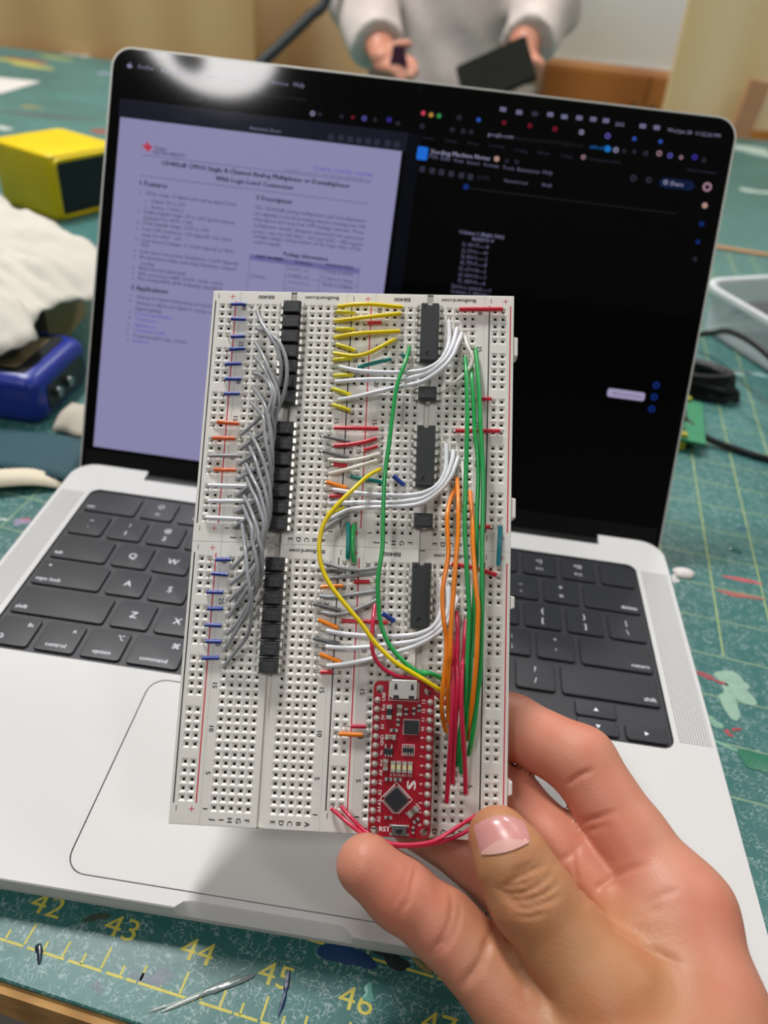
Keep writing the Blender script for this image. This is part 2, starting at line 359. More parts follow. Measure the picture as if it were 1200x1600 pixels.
def fill_holes(outer, holes, z):
    bm = bmesh.new(); es = []
    for lp in [outer]+holes:
        vs_ = [bm.verts.new((p[0], p[1], z)) for p in lp]
        es += [bm.edges.new((vs_[i], vs_[(i+1) % len(vs_)])) for i in range(len(vs_))]
    bmesh.ops.triangle_fill(bm, use_beauty=True, use_dissolve=False, edges=es)
    bmesh.ops.recalc_face_normals(bm, faces=bm.faces)
    bm.verts.index_update(); v = [tuple(p.co) for p in bm.verts]; f = [tuple(p.index for p in q.verts) for q in bm.faces]
    up = all(q.normal.z > 0 for q in bm.faces)
    if not up: f = [q[::-1] if bm.faces is None else q for q in f]
    nz = sum(q.normal.z for q in bm.faces)
    if nz < 0: f = [q[::-1] for q in f]
    bm.free(); return v, f
b = MB()
REC = 8.0
rings = [ring(1.2, 9, 0, REC), ring(2.0, 4, 0, REC), ring(4.2, .8, 0, REC), ring(6.2, 0, 0, REC), ring(8.4, 0, 0, REC), ring(DZ-.45, 0, .9, REC), ring(DZ, .35, 1, REC)]
b.loft(rings, 0, True, False)
well = rrect(WX0, WX1, WY0, WY1, 5, 6); tpo = rrect(TX0-.35, TX1+.35, TY0-.35, TY1+.35, 7, 6)
v, f = fill_holes([(p[0], p[1]) for p in rings[-1]], [well, tpo], DZ); b.add(v, f)
for lp, dep, mi in ((well, 1.1, 0), (tpo, .8, 1)):
    n = len(lp); b.add([(x, y, DZ) for x, y in lp]+[(x, y, DZ-dep) for x, y in lp], [(i, n+i, n+(i+1) % n, (i+1) % n) for i in range(n)]+[tuple(n+i for i in range(n))], 1)
b.build('base_case', [alu, black_deck], lap, sharp=25)
MB().prism(rrect(TX0, TX1, TY0, TY1, 6.7, 8), DZ-.8, DZ-.02, bev=.12).build('trackpad', mat('trackpad_glass', 'd2d2d0', .55, 0., var=.03, vscale=3000), lap)
MB().prism(rrect(WX0+.2, WX1-.2, WY0+.2, WY1-.2, 4.8, 6), DZ-1.15, DZ-1.0).build('keyboard_tray', black_deck, lap)
def grille_mat():
    m = bpy.data.materials.new('speaker_holes'); m.use_nodes = True; nt = m.node_tree; b_ = nt.nodes['Principled BSDF']; L = nt.links.new
    tc = node(nt, 'ShaderNodeTexCoord'); mp = node(nt, 'ShaderNodeMapping'); mp.inputs['Scale'].default_value = (900, 900, 900); L(tc.outputs['Object'], mp.inputs[0])
    fr = node(nt, 'ShaderNodeVectorMath', operation='FRACTION'); L(mp.outputs[0], fr.inputs[0])
    sb = node(nt, 'ShaderNodeVectorMath', operation='SUBTRACT'); sb.inputs[1].default_value = (.5, .5, 0); L(fr.outputs[0], sb.inputs[0])
    ml = node(nt, 'ShaderNodeVectorMath', operation='MULTIPLY'); ml.inputs[1].default_value = (1, 1, 0); L(sb.outputs[0], ml.inputs[0])
    ln = node(nt, 'ShaderNodeVectorMath', operation='LENGTH'); L(ml.outputs[0], ln.inputs[0])
    r_ = node(nt, 'ShaderNodeMapRange'); r_.inputs['From Min'].default_value = .26; r_.inputs['From Max'].default_value = .34; L(ln.outputs['Value'], r_.inputs['Value'])
    mx = node(nt, 'ShaderNodeMix', data_type='RGBA'); mx.inputs[6].default_value = lin('55585c'); mx.inputs[7].default_value = lin('d6d6d5'); L(r_.outputs[0], mx.inputs[0]); L(mx.outputs[2], b_.inputs['Base Color'])
    b_.inputs['Metallic'].default_value = 0; b_.inputs['Specular IOR Level'].default_value = .3; b_.inputs['Roughness'].default_value = .6; return m
gm = grille_mat()
for x0, x1 in ((298.0, 310.6), (2.0, 14.6)):
    MB().box(x0, x1, 91, 193, DZ-.02, DZ+.03).build('speaker_grille', gm, lap)
# keys
PX = (WX1-WX0-1.6)/14.5; PY = (WY1-WY0-1.6)/6; KG = 2.6
_km = {}
def key(x, row, wu, legends=(), hh=1., yo=0., name='key'):
    w_ = wu*PX-KG; h_ = PY*hh-(KG if hh == 1 else 1.4); k = (round(w_, 2), round(h_, 2))
    if k not in _km:
        o = rrect(-w_/2, w_/2, -h_/2, h_/2, 1.6, 4); i_ = inset(o, .25); i2 = inset(o, .8)
        _km[k] = MB().loft([[(a, c, 0) for a, c in o], [(a, c, .85) for a, c in o], [(a, c, 1.12) for a, c in i_], [(a, c, 1.16) for a, c in i2]]).mesh('key', [key_m], 40)
    cx = WX0+.8+x*PX+wu*PX/2; cy = WY1-.8-row*PY-PY/2+yo
    o = obj(name, _km[k], lap, T(cx, cy, DZ-1.0))
    if legends:
        t_ = MB()
        for s_, px_, py_, h__, al in legends:
            if s_ in ('tri_up', 'tri_down', 'tri_right', 'tri_left'):
                q = {'tri_up': [(-1, -.8), (1, -.8), (0, .9)], 'tri_down': [(-1, .8), (0, -.9), (1, .8)], 'tri_right': [(-.8, -1), (.9, 0), (-.8, 1)], 'tri_left': [(.8, -1), (.8, 1), (-.9, 0)]}[s_]
                t_.add([(a, c, 1.19) for a, c in q], [(0, 1, 2)])
            elif s_ == 'globe':
                for q in range(24):
                    a0, a1 = 2*math.pi*q/24, 2*math.pi*(q+1)/24
                    t_.add([(px_+r_*math.cos(a)*e, py_+r_*math.sin(a), 1.19) for e in (1,) for r_, a in ((1.5, a0), (1.5, a1), (1.25, a1), (1.25, a0))], [(0, 1, 2, 3)])
                    t_.add([(px_+r_*math.cos(a)*.5, py_+r_*math.sin(a), 1.19) for r_, a in ((1.5, a0), (1.5, a1), (1.3, a1), (1.3, a0))], [(0, 1, 2, 3)])
                t_.box(px_-1.5, px_+1.5, py_-.1, py_+.1, 1.18, 1.19)
            else:
                v_, f_ = text2d(s_); W_ = (max(p[0] for p in v_)-min(p[0] for p in v_))*h__/.69
                cx_ = px_ if al == 'c' else (px_+W_/2 if al == 'l' else px_-W_/2)
                put_text(t_, s_, cx_, py_, h=h__, z=1.19)
        t_.build('legend', legend_m, o)
    return o
hw = PX/2-KG/2; hh_ = PY/2-KG/2
def word(s_, wu, side, y=-4.4): return (s_, (-(wu*PX/2-KG/2)+1.6) if side == 'l' else ((wu*PX/2-KG/2)-1.6), y, 2.1, side)
key(0, 0, 1.5, [word('esc', 1.5, 'l')])
for i in range(12): key(1.5+i, 0, 1, [(('\u2600', '\u2600', '=', 'Q', 'J', 'C', '<<', '>||', '>>', '<', '<)', '<))')[i], 0, 2.4, 2.4, 'c'), ('F%d' % (i+1), 0, -3.6, 1.7, 'c')])
key(13.5, 0, 1, name='power_key')
for i, (a, c) in enumerate(zip('`1234567890-=', '~!@#$%^&*()_+')): key(i, 1, 1, [(c, 0, 3.0, 2.6, 'c'), (a, 0, -3.0, 2.8, 'c')])
key(13, 1, 1.5, [word('delete', 1.5, 'r')])
key(0, 2, 1.5, [word('tab', 1.5, 'l')])
for i, c in enumerate('QWERTYUIOP'): key(1.5+i, 2, 1, [(c, 0, 0, 3.4, 'c')])
for i, (a, c) in enumerate(zip('[]\\', '{}|')): key(11.5+i, 2, 1, [(c, 0, 3.0, 2.8, 'c'), (a, 0, -3.0, 2.8, 'c')])
key(0, 3, 1.75, [word('caps lock', 1.75, 'l'), ('\u2022', -11.5, 4.4, 3., 'c')])
for i, c in enumerate('ASDFGHJKL'): key(1.75+i, 3, 1, [(c, 0, 0, 3.4, 'c')])
for i, (a, c) in enumerate(zip(";'", ':"')): key(10.75+i, 3, 1, [(c, 0, 3.0, 2.8, 'c'), (a, 0, -3.0, 2.8, 'c')])
key(12.75, 3, 1.75, [word('return', 1.75, 'r')])
key(0, 4, 2.25, [word('shift', 2.25, 'l')])
for i, c in enumerate('ZXCVBNM'): key(2.25+i, 4, 1, [(c, 0, 0, 3.4, 'c')])
for i, (a, c) in enumerate(zip(',./', '<>?')): key(9.25+i, 4, 1, [(c, 0, 3.0, 2.8, 'c'), (a, 0, -3.0, 2.8, 'c')])
key(12.25, 4, 2.25, [word('shift', 2.25, 'r')])
key(0, 5, 1, [('fn', 5.8, 4., 2.2, 'r'), ('globe', -4.6, -3.8, 1, 'c')])
key(1, 5, 1, [('^', 4.4, 3.4, 2.6, 'c'), ('control', 0, -4.2, 2.0, 'c')])
key(2, 5, 1, [('\u2325', 4.6, 4.2, 2.4, 'c'), ('option', 0, -4.2, 2.0, 'c')])
key(3, 5, 1.25, [('\u2318', 6.4, 4.2, 2.6, 'c'), ('command', 0, -4.2, 2.0, 'c')])
key(4.25, 5, 5, name='space_bar')
key(9.25, 5, 1.25, [('\u2318', -6.4, 4.2, 2.6, 'c'), ('command', 0, -4.2, 2.0, 'c')])
key(10.5, 5, 1, [('\u2325', -4.6, 4.2, 2.4, 'c'), ('option', 0, -4.2, 2.0, 'c')])
key(11.5, 5, 1, [('tri_left', 0, 0, 1, 'c')], .5, -PY*.25+.4)
key(12.5, 5, 1, [('tri_up', 0, 0, 1, 'c')], .5, PY*.25-.2); key(12.5, 5, 1, [('tri_down', 0, 0, 1, 'c')], .5, -PY*.25+.4)
key(13.5, 5, 1, [('tri_right', 0, 0, 1, 'c')], .5, -PY*.25+.4)
for x_ in (30, 282):
    for y_ in (20, 195): MB().lathe([(8, .1), (8, 1.0), (7.5, 1.3)], 16, c=(x_, y_)).build('rubber_foot', mat('rubber', '17181a', .7), lap)
MB().prism([(210.7, 3.5), (219.5, 3.5), (219.5, 10.2), (216.0, 11.2), (212.0, 11.0), (210.7, 9.5)], 38.9, 278.9, M=Matrix(((0, 0, 1, 0), (1, 0, 0, 0), (0, 1, 0, 0), (0, 0, 0, 1)))).build('hinge', hinge_m, lap)
# lid
LIDM = T(0, 217.94, 10.77) @ Rx(60.545)
LL = 213.24
def lid_poly(i_, rt, rb=3.): 
    x0, x1, y0, y1 = i_, LW-i_, -3.5, LL-i_
    o = []
    for cx, cy, a0, r in ((x1-rt, y1-rt, 0, rt), (x0+rt, y1-rt, 90, rt), (x0+rb, y0+rb, 180, rb), (x1-rb, y0+rb, 270, rb)):
        o += [(cx+r*math.cos(math.radians(a0+90*k/8)), cy+r*math.sin(math.radians(a0+90*k/8))) for k in range(9)]
    return o
lidb = MB()
lidb.loft([[(x, y, -4.2) for x, y in lid_poly(2.5, 8)], [(x, y, -3.4) for x, y in lid_poly(.4, 10)], [(x, y, -.6) for x, y in lid_poly(0, 10.4)], [(x, y, 0) for x, y in lid_poly(.25, 10.2)]])
lid = lidb.build('lid', alu_edge, lap, LIDM, sharp=50)
MB().prism(lid_poly(1.1, 9.4), -.3, .12, bev=.08).build('screen_glass', black_gl, lid)
chin = MB().box(3, LW-3, -2.5, 9.2, .12, .16).build('screen_chin', mat('chin_black', '0c0d10', .3), lid)
EM = dict(ink=('2b2850', .55), inkl=('5d5a86', .8), link=('4440c8', .9), th=('726fa6', .9), rule=('5b588c', .9), lav=('a9a7cc', .6), lavb=('b4b3d4', .8), lavm=('8583a8', .6), dim=('50506a', .35), dimd=('33333f', .5),
  tl_red=('c8405c', .9), tl_yel=('b98a3e', .9), tl_grn=('2f8a4a', .9), viol=('6a66c8', .6), dviol=('3a2f9a', .9), blu=('3c6ae0', .8), cyan=('1d77c8', .9), dblu=('1c3f9e', .5), dred=('9a2036', .6), pnk=('b08a9a', .7), pnk2=('c09a8c', .8), tip=('a9a0c4', .9), pill=('0d1c3c', .9), docblue=('1f6fe0', .9), rulerd=('2a2a38', .6))
def em(k):
    c, s_ = EM[k]; return mat('screen_'+k, '000000', .07, spec=.4, emit=c, estr=s_)
SCREEN=[
('t', 'CD4051B, CD4052B, CD4053B', 107.95, 165.36, 30.24, 'link', 0),
('t', 'SCHS047L - AUGUST 1998 - REVISED SEPTEMBER 2023', 93.85, 162.89, 44.37, 'inkl', 0),
('t', 'TEXAS', 25.64, 165.49, 6.99, 'ink', 0),
('t', 'INSTRUMENTS', 25.82, 163.49, 16.34, 'ink', 0),
('t', 'CD405xB CMOS Single 8-Channel Analog Multiplexer or Demultiplexer', 30.29, 158.67, 97.23, 'ink', 1),
('t', 'With Logic-Level Conversion', 59.03, 154.44, 39.75, 'ink', 1),
('t', '1 Features', 20.26, 147.61, 14.11, 'ink', 1),
('t', 'Wide range of digital and analog signal levels', 23.7, 143.22, 47.18, 'ink', 0),
('t', 'Digital: 3V to 20V', 27.06, 139.79, 17.77, 'ink', 0),
('t', 'Analog: < 20Vp-p', 26.98, 136.87, 16.82, 'ink', 0),
('t', 'Single-supply range: 3V to 20V (performance', 23.54, 134.17, 47.62, 'ink', 0),
('t', 'degraded for VDD < 3V)', 23.48, 131.28, 25.55, 'ink', 0),
('t', 'Dual Supply range: 2.5V to 10V', 23.73, 128.63, 34.61, 'ink', 0),
('t', 'Low ON resistance: 125 (typical) over input', 23.66, 125.61, 47.07, 'ink', 0),
('t', 'range for VDD - 15V', 23.59, 122.73, 20.91, 'ink', 0),
('t', 'Low channel leakage of 100pA (typical) at VDD -', 23.52, 119.89, 50.18, 'ink', 0),
('t', '15V', 23.72, 117.36, 4.07, 'ink', 0),
('t', 'Low quiescent power dissipation: 0.2uW (typical)', 23.69, 114.26, 51.31, 'ink', 0),
('t', 'Break-before-make switching eliminates channel', 23.61, 111.41, 50.67, 'ink', 0),
('t', 'overlap', 23.87, 108.42, 7.47, 'ink', 0),
('t', 'Bidirectional signal path', 23.78, 105.89, 24.41, 'ink', 0),
('t', 'ESD protection HBM: 2000V, CDM: 1000V', 23.7, 103.0, 44.41, 'ink', 0),
('t', 'Pin-compatible with industry standard', 23.6, 100.43, 44.1, 'ink', 0),
('t', 'Analog and digital multiplexing and demultiplexing', 23.74, 91.39, 48.3, 'ink', 0),
('t', 'Analog to digital and digital to analog conversion', 23.67, 88.26, 48.72, 'ink', 0),
('t', 'Signal gating', 23.58, 85.3, 13.69, 'ink', 0),
('t', 'Factory automation', 23.81, 82.71, 19.54, 'link', 0),
('t', 'Televisions', 24.07, 79.92, 10.96, 'link', 0),
('t', 'Appliances', 24.0, 76.9, 10.98, 'link', 0),
('t', 'Consumer audio', 23.56, 74.26, 17.16, 'link', 0),
('t', 'Programmable logic circuits', 23.79, 71.38, 28.55, 'ink', 0),
('t', 'Sensors', 23.72, 68.62, 8.61, 'link', 0),
('t', '2 Applications', 20.26, 95.44, 19.46, 'ink', 1),
('t', '3 Description', 80.83, 147.54, 18.27, 'ink', 1),
('t', 'The CD405xB analog multiplexers and demultiplexers', 80.66, 143.06, 57.07, 'ink', 0),
('t', 'are digitally-controlled analog switches having low ON', 80.85, 140.12, 56.92, 'ink', 0),
('t', 'impedance and very low OFF leakage current. These', 80.83, 137.33, 56.94, 'ink', 0),
('t', 'multiplexer circuits dissipate extremely low quiescent', 80.95, 134.37, 56.86, 'ink', 0),
('t', 'power over the full VDD - VSS and VDD - VEE supply-', 80.94, 131.41, 56.92, 'ink', 0),
('t', 'voltage ranges, independent of the logic state of the', 81.42, 128.96, 55.96, 'ink', 0),
('t', 'control signals.', 81.33, 126.24, 15.0, 'ink', 0),
('t', 'Package Information', 97.97, 122.0, 22.81, 'ink', 1),
('r', 80.83, 117.79, 137.65, 120.52, 'th', 2, 0),
('r', 80.71, 92.52, 80.95, 120.52, 'rule', 3, 0),
('r', 99.75, 92.52, 99.99, 120.52, 'rule', 3, 0),
('r', 117.65, 92.52, 117.89, 120.52, 'rule', 3, 0),
('r', 137.53, 92.52, 137.77, 120.52, 'rule', 3, 0),
('r', 99.87, 117.69, 137.65, 117.89, 'rule', 3, 0),
('r', 99.87, 111.69, 137.65, 111.89, 'rule', 3, 0),
('r', 99.87, 105.69, 137.65, 105.89, 'rule', 3, 0),
('r', 99.87, 99.69, 137.65, 99.89, 'rule', 3, 0),
('t', 'PART NUMBER', 84.0, 119.26, 14.26, 'ink', 1),
('t', 'PACKAGE(1)', 103.95, 118.94, 8.98, 'ink', 1),
('t', 'PACKAGE SIZE(2)', 120.36, 119.62, 14.14, 'ink', 1),
('t', 'CD405xB', 81.71, 109.26, 7.92, 'ink', 0),
('t', 'D (SOIC, 16)', 101.01, 115.28, 10.5, 'ink', 0),
('t', '9.9mm x 6mm', 118.92, 116.09, 15.67, 'ink', 0),
('t', 'N (PDIP, 16)', 101.39, 112.01, 10.51, 'ink', 0),
('t', '19.3mm x 9.4mm', 119.33, 112.82, 15.69, 'ink', 0),
('t', 'PW (TSSOP, 16)', 101.78, 108.72, 10.52, 'ink', 0),
('t', '5mm x 6.4mm', 119.73, 109.55, 15.7, 'ink', 0),
('r', 19.72, 162.26, 137.59, 162.56, 'rule', 2, 0),
('r', 19.74, 152.14, 138.07, 152.44, 'rule', 2, 0),
('d', 20.82, 143.82, 0.45, 'ink', 2),
('d', 23.97, 140.27, 0.45, 'ink', 2),
('d', 24.1, 137.43, 0.45, 'ink', 2),
('d', 20.77, 134.81, 0.45, 'ink', 2),
('d', 20.81, 129.2, 0.45, 'ink', 2),
('d', 20.41, 126.15, 0.45, 'ink', 2),
('d', 20.67, 121.05, 0.45, 'ink', 2),
('d', 20.32, 115.21, 0.45, 'ink', 2),
('d', 20.44, 112.32, 0.45, 'ink', 2),
('d', 20.44, 106.37, 0.45, 'ink', 2),
('d', 20.53, 103.78, 0.45, 'ink', 2),
('d', 20.44, 100.97, 0.45, 'ink', 2),
('d', 20.32, 92.46, 0.45, 'ink', 2),
('d', 20.31, 89.51, 0.45, 'ink', 2),
('d', 20.43, 83.61, 0.45, 'ink', 2),
('d', 20.56, 80.66, 0.45, 'ink', 2),
('d', 20.49, 77.54, 0.45, 'ink', 2),
('d', 20.4, 74.68, 0.45, 'ink', 2),
('d', 20.43, 72.03, 0.45, 'ink', 2),
('d', 20.67, 69.4, 0.45, 'ink', 2),
('t', '1 of 46', 36.06, 181.38, 8.75, 'dim', 0),
('t', 'Automatic Zoom', 73.69, 180.88, 16.02, 'lav', 0),
('r', 113.58, 180.36, 116.58, 183.36, 'dim', 2, 0.8),
('r', 118.62, 180.62, 121.62, 183.62, 'dim', 2, 0.8),
('r', 123.38, 180.4, 126.38, 183.4, 'dim', 2, 0.8),
('r', 127.91, 180.4, 130.91, 183.4, 'dim', 2, 0.8),
('r', 132.34, 180.59, 135.34, 183.59, 'dim', 2, 0.8),
('r', 136.87, 180.47, 139.87, 183.47, 'dim', 2, 0.8),
('r', 142.25, 180.58, 145.25, 183.58, 'dim', 2, 0.8),
('r', 146.96, 180.55, 149.96, 183.55, 'dim', 2, 0.8),
('t', 'Firefox', 14.19, 203.26, 7.9, 'lav', 0),
('t', 'File', 26.11, 202.5, 3.51, 'lav', 0),
('t', 'Edit', 32.67, 202.63, 3.94, 'lav', 0),
('t', 'View', 40.09, 202.82, 4.37, 'lav', 0),
('t', 'History', 47.95, 202.94, 6.97, 'lav', 0),
('t', 'Bookmarks', 58.38, 203.35, 11.28, 'lav', 0),
('t', 'Tools', 73.97, 203.72, 5.03, 'lav', 0),
('t', 'Window', 82.24, 203.34, 8.67, 'lav', 0),
('t', 'Help', 93.47, 203.52, 5.62, 'lav', 0),
('t', 'ti.com', 41.26, 191.18, 7.02, 'dim', 0),
('t', 'CD4051B datasheet - Single 8-Channel Analog', 72.94, 197.4, 27.75, 'dim', 0),
('d', 159.44, 198.22, 1.5, 'tl_red', 2),
('d', 163.39, 197.81, 1.5, 'tl_yel', 2),
('d', 167.38, 197.83, 1.5, 'tl_grn', 2),
('d', 104.55, 191.89, 1.6, 'lav', 2),
('d', 108.22, 191.96, 1.2, 'dim', 2),
('d', 119.22, 192.07, 1.2, 'dim', 2),
('d', 124.88, 192.28, 1.1, 'dred', 2),
('d', 130.62, 192.49, 1.6, 'viol', 2),
('d', 136.11, 192.43, 1.2, 'dim', 2),
('d', 143.03, 193.2, 1.6, 'dviol', 2),
('d', 147.56, 192.08, 1.3, 'dim', 2),
('d', 177.36, 198.18, 1.5, 'dim', 2),
('d', 187.02, 198.16, 1.3, 'blu', 2),
('d', 199.61, 198.3, 1.4, 'dred', 2),
('d', 212.38, 198.27, 1.4, 'dred', 2),
('d', 224.85, 198.11, 1.5, 'dred', 2),
('d', 237.9, 198.1, 1.6, 'lav', 2),
('d', 250.78, 197.81, 1.8, 'viol', 2),
('d', 263.82, 197.99, 1.2, 'blu', 2),
('d', 276.55, 198.13, 1.2, 'blu', 2),
('d', 251.8, 191.89, 2.0, 'cyan', 2),
('d', 255.84, 191.82, 1.7, 'lav', 2),
('d', 259.87, 191.85, 1.2, 'dim', 2),
('d', 264.88, 191.98, 1.2, 'dim', 2),
('d', 270.46, 191.92, 1.6, 'dim', 2),
('d', 276.9, 192.67, 1.7, 'pnk', 2),
('d', 282.27, 192.23, 1.7, 'viol', 2),
('d', 287.68, 191.98, 1.3, 'pnk', 2),
('d', 294.15, 192.9, 1.7, 'dviol', 2),
('d', 298.87, 191.96, 1.3, 'dim', 2),
('d', 240.73, 186.74, 1.5, 'pnk', 2),
('d', 266.57, 179.85, 2.0, 'dim', 2),
('d', 274.09, 179.85, 1.8, 'dim', 2),
('d', 282.37, 179.66, 1.5, 'lav', 2),
('d', 302.7, 179.84, 2.9, 'pnk', 2),
('d', 303.16, 171.13, 1.8, 'pnk2', 2),
('d', 295.45, 81.93, 2.2, 'dblu', 2),
('d', 295.48, 75.92, 2.2, 'dblu', 2),
('d', 295.31, 69.84, 2.2, 'dblu', 2),
('d', 303.25, 162.35, 1.6, 'dblu', 2),
('d', 302.98, 153.71, 1.4, 'dblu', 2),
('d', 303.27, 145.4, 1.3, 'dim', 2),
('d', 198.66, 181.05, 1.7, 'pnk2', 2),
('d', 203.7, 180.6, 1.2, 'dim', 2),
('d', 208.65, 180.74, 1.3, 'dim', 2),
('d', 159.85, 192.1, 1.5, 'dim', 2),
('d', 174.82, 192.08, 1.4, 'dim', 2),
('d', 180.25, 192.1, 1.4, 'dim', 2),
('d', 184.32, 192.13, 1.4, 'dim', 2),
('r', 204.63, 202.77, 207.83, 204.97, 'lavm', 2, 0.5),
('r', 212.34, 202.94, 215.54, 205.14, 'dim', 2, 0.5),
('r', 196.62, 203.25, 199.82, 205.45, 'lavm', 2, 0.5),
('r', 219.9, 203.44, 223.1, 205.64, 'lavm', 2, 0.5),
('r', 226.83, 203.17, 230.03, 205.37, 'lavm', 2, 0.5),
('r', 234.11, 203.47, 237.31, 205.67, 'lavm', 2, 0.5),
('r', 240.95, 203.63, 244.15, 205.83, 'lavm', 2, 0.5),
('r', 247.16, 203.63, 250.36, 205.83, 'lavm', 2, 0.5),
('r', 265.2, 203.15, 268.4, 205.35, 'lavm', 2, 0.5),
('r', 272.01, 203.22, 275.21, 205.42, 'lavm', 2, 0.5),
('t', '26%', 253.55, 202.91, 4.38, 'lav', 0),
('t', 'Wed Jan 28  11:22:26 PM', 278.91, 203.08, 25.64, 'lav', 0),
('t', 'Recipes', 161.09, 186.36, 5.49, 'dim', 0),
('t', 'Canvas', 171.59, 186.15, 6.38, 'dim', 0),
('t', 'Money', 183.35, 186.32, 5.47, 'dim', 0),
('t', 'Learning', 194.22, 186.38, 7.23, 'dim', 0),
('t', 'Coding', 206.53, 185.48, 6.49, 'dim', 0),
('t', 'Classes', 217.44, 185.77, 6.63, 'dim', 0),
('t', 'College', 229.23, 185.52, 6.43, 'dim', 0),
('t', 'You are got to find...', 243.07, 185.7, 16.91, 'dim', 0),
('t', 'Other Bookmarks', 291.06, 186.14, 14.98, 'dim', 0),
('t', 'google.com', 192.59, 191.3, 12.58, 'lav', 0),
('t', '/document/d/1mDTTsAlJULoPt', 205.74, 191.02, 33.99, 'dimd', 0),
('t', 'school', 243.01, 191.18, 6.72, 'cyan', 0),
('t', 'Vending Machine Notes', 165.64, 179.86, 29.61, 'lavb', 0),
('t', 'File', 165.45, 177.59, 4.2, 'lavm', 0),
('t', 'Edit', 171.28, 177.37, 4.52, 'lavm', 0),
('t', 'View', 177.42, 177.2, 5.14, 'lavm', 0),
('t', 'Insert', 184.5, 177.0, 6.12, 'lavm', 0),
('t', 'Format', 192.87, 176.83, 7.37, 'lavm', 0),
('t', 'Tools', 202.18, 176.59, 5.79, 'lavm', 0),
('t', 'Extensions', 209.53, 176.54, 11.19, 'lavm', 0),
('t', 'Help', 222.24, 176.74, 4.83, 'lavm', 0),
('t', '100%', 190.74, 170.43, 5.91, 'dim', 0),
('t', 'Normal text', 204.05, 170.63, 11.57, 'lavm', 0),
('t', 'Arial', 222.57, 170.82, 4.81, 'lavm', 0),
('r', 161.28, 170.55, 164.08, 173.35, 'dim', 2, 0.6),
('r', 166.34, 170.37, 169.14, 173.17, 'dim', 2, 0.6),
('r', 170.93, 170.21, 173.73, 173.01, 'dim', 2, 0.6),
('r', 175.98, 170.03, 178.78, 172.83, 'dim', 2, 0.6),
('r', 181.02, 169.85, 183.82, 172.65, 'dim', 2, 0.6),
('r', 185.6, 169.69, 188.4, 172.49, 'dim', 2, 0.6),
('r', 185.64, 165.45, 290.15, 165.85, 'rulerd', 2, 0),
('d', 185.48, 166.18, 1.8, 'dblu', 3),
('r', 279.14, 177.07, 296.65, 181.83, 'pill', 2, 2.6),
('t', 'Share', 284.67, 178.54, 6.43, 'lavb', 0),
('r', 271.77, 73.09, 290.82, 77.44, 'tip', 2, 1.2),
('t', 'Add emoji reaction', 274.35, 74.63, 14.97, 'ink', 0),
('r', 158.94, 176.22, 164.33, 182.61, 'docblue', 2, 0.8),
('t', 'Column 1 (Right Side)', 185.25, 143.62, 22.7, 'lavm', 1),
('t', 'RESISTO V', 192.47, 141.01, 10.68, 'lavm', 1),
('t', '1) 40=7----8', 187.86, 137.78, 13.21, 'lavm', 0),
('t', '2) 37=6----40', 187.88, 134.8, 13.32, 'lavm', 0),
('t', '3) 80=1----2', 187.9, 131.82, 13.43, 'lavm', 0),
('t', '4) 77=7----8', 187.91, 128.83, 13.54, 'lavm', 0),
('t', '5) 67=14---2', 187.93, 125.83, 13.65, 'lavm', 0),
('t', '6) 60=10---1', 187.95, 122.83, 13.76, 'lavm', 0),
('t', '7) 187=9---4', 187.97, 119.82, 13.87, 'lavm', 0),
('t', 'Service switch----1', 185.24, 116.94, 19.98, 'lavm', 0),
('t', 'Column 2 (Middle)', 185.16, 114.36, 19.8, 'lavm', 0),
]
LOGO=(22.23, 166.31)
APPLE=(9.73, 203.96)
PAGE=[(7.06, 179.28), (151.38, 179.1), (6.68, 11.2)]

pg = MB(); pg.add([(PAGE[0][0], PAGE[2][1], .17), (PAGE[1][0], PAGE[2][1], .17), (PAGE[1][0], PAGE[0][1], .17), (PAGE[0][0], PAGE[0][1], .17)], [(0, 1, 2, 3)])
pg.build('document_page', mat('page_glow', '000000', .07, spec=.4, emit='8d8ab0', estr=1.02), lid)
bar = MB().box(PAGE[0][0]-1, PAGE[1][0]+2, PAGE[0][1], PAGE[0][1]+9, .13, .17).build('toolbar', mat('toolbar_glow', '000000', .07, spec=.4, emit='1b1d2b', estr=.8), lid)
MB().box(PAGE[1][0]+2, PAGE[1][0]+9, 11, PAGE[0][1]+9, .13, .16).build('side_bar', mat('sidebar_glow', '000000', .07, spec=.4, emit='0a0c14', estr=.8), lid)
byc = {}
for it in SCREEN:
    if it[0] == 't':
        _, s_, u_, v_, w_, c_, bold = it; m_ = MB(); put_text(m_, s_, u_, v_, w=w_, z=.24, align='l', bold=.13 if bold else 0, res=1); m_.build('screen_text', em(c_), lid, sharp=None)
    elif it[0] == 'r':
        _, u0, v0, u1, v1, c_, ly, rad = it; P_ = rrect(u0, u1, v0, v1, rad, 3) if rad else [(u0, v0), (u1, v0), (u1, v1), (u0, v1)]
        MB().add([(x, y, .17+.02*ly) for x, y in P_], [tuple(range(len(P_)))]).build('screen_field', em(c_), lid, sharp=None)
    else:
        _, u_, v_, r_, c_, ly = it; r_ *= .8; MB().add([(x, y, .22) for x, y in circ(u_, v_, r_, 12)]+[(x, y, .22) for x, y in circ(u_, v_, r_*(.45 if ly < 3 and c_ not in ('tl_red', 'tl_yel', 'tl_grn', 'ink', 'cyan', 'pnk2') else .05), 12)], [(k, (k+1) % 12, 12+(k+1) % 12, 12+k) for k in range(12)]).build('screen_icon', em(c_), lid, sharp=None)
lg = byc.setdefault('dred2', MB()); EM['dred2'] = ('c23a52', .95)
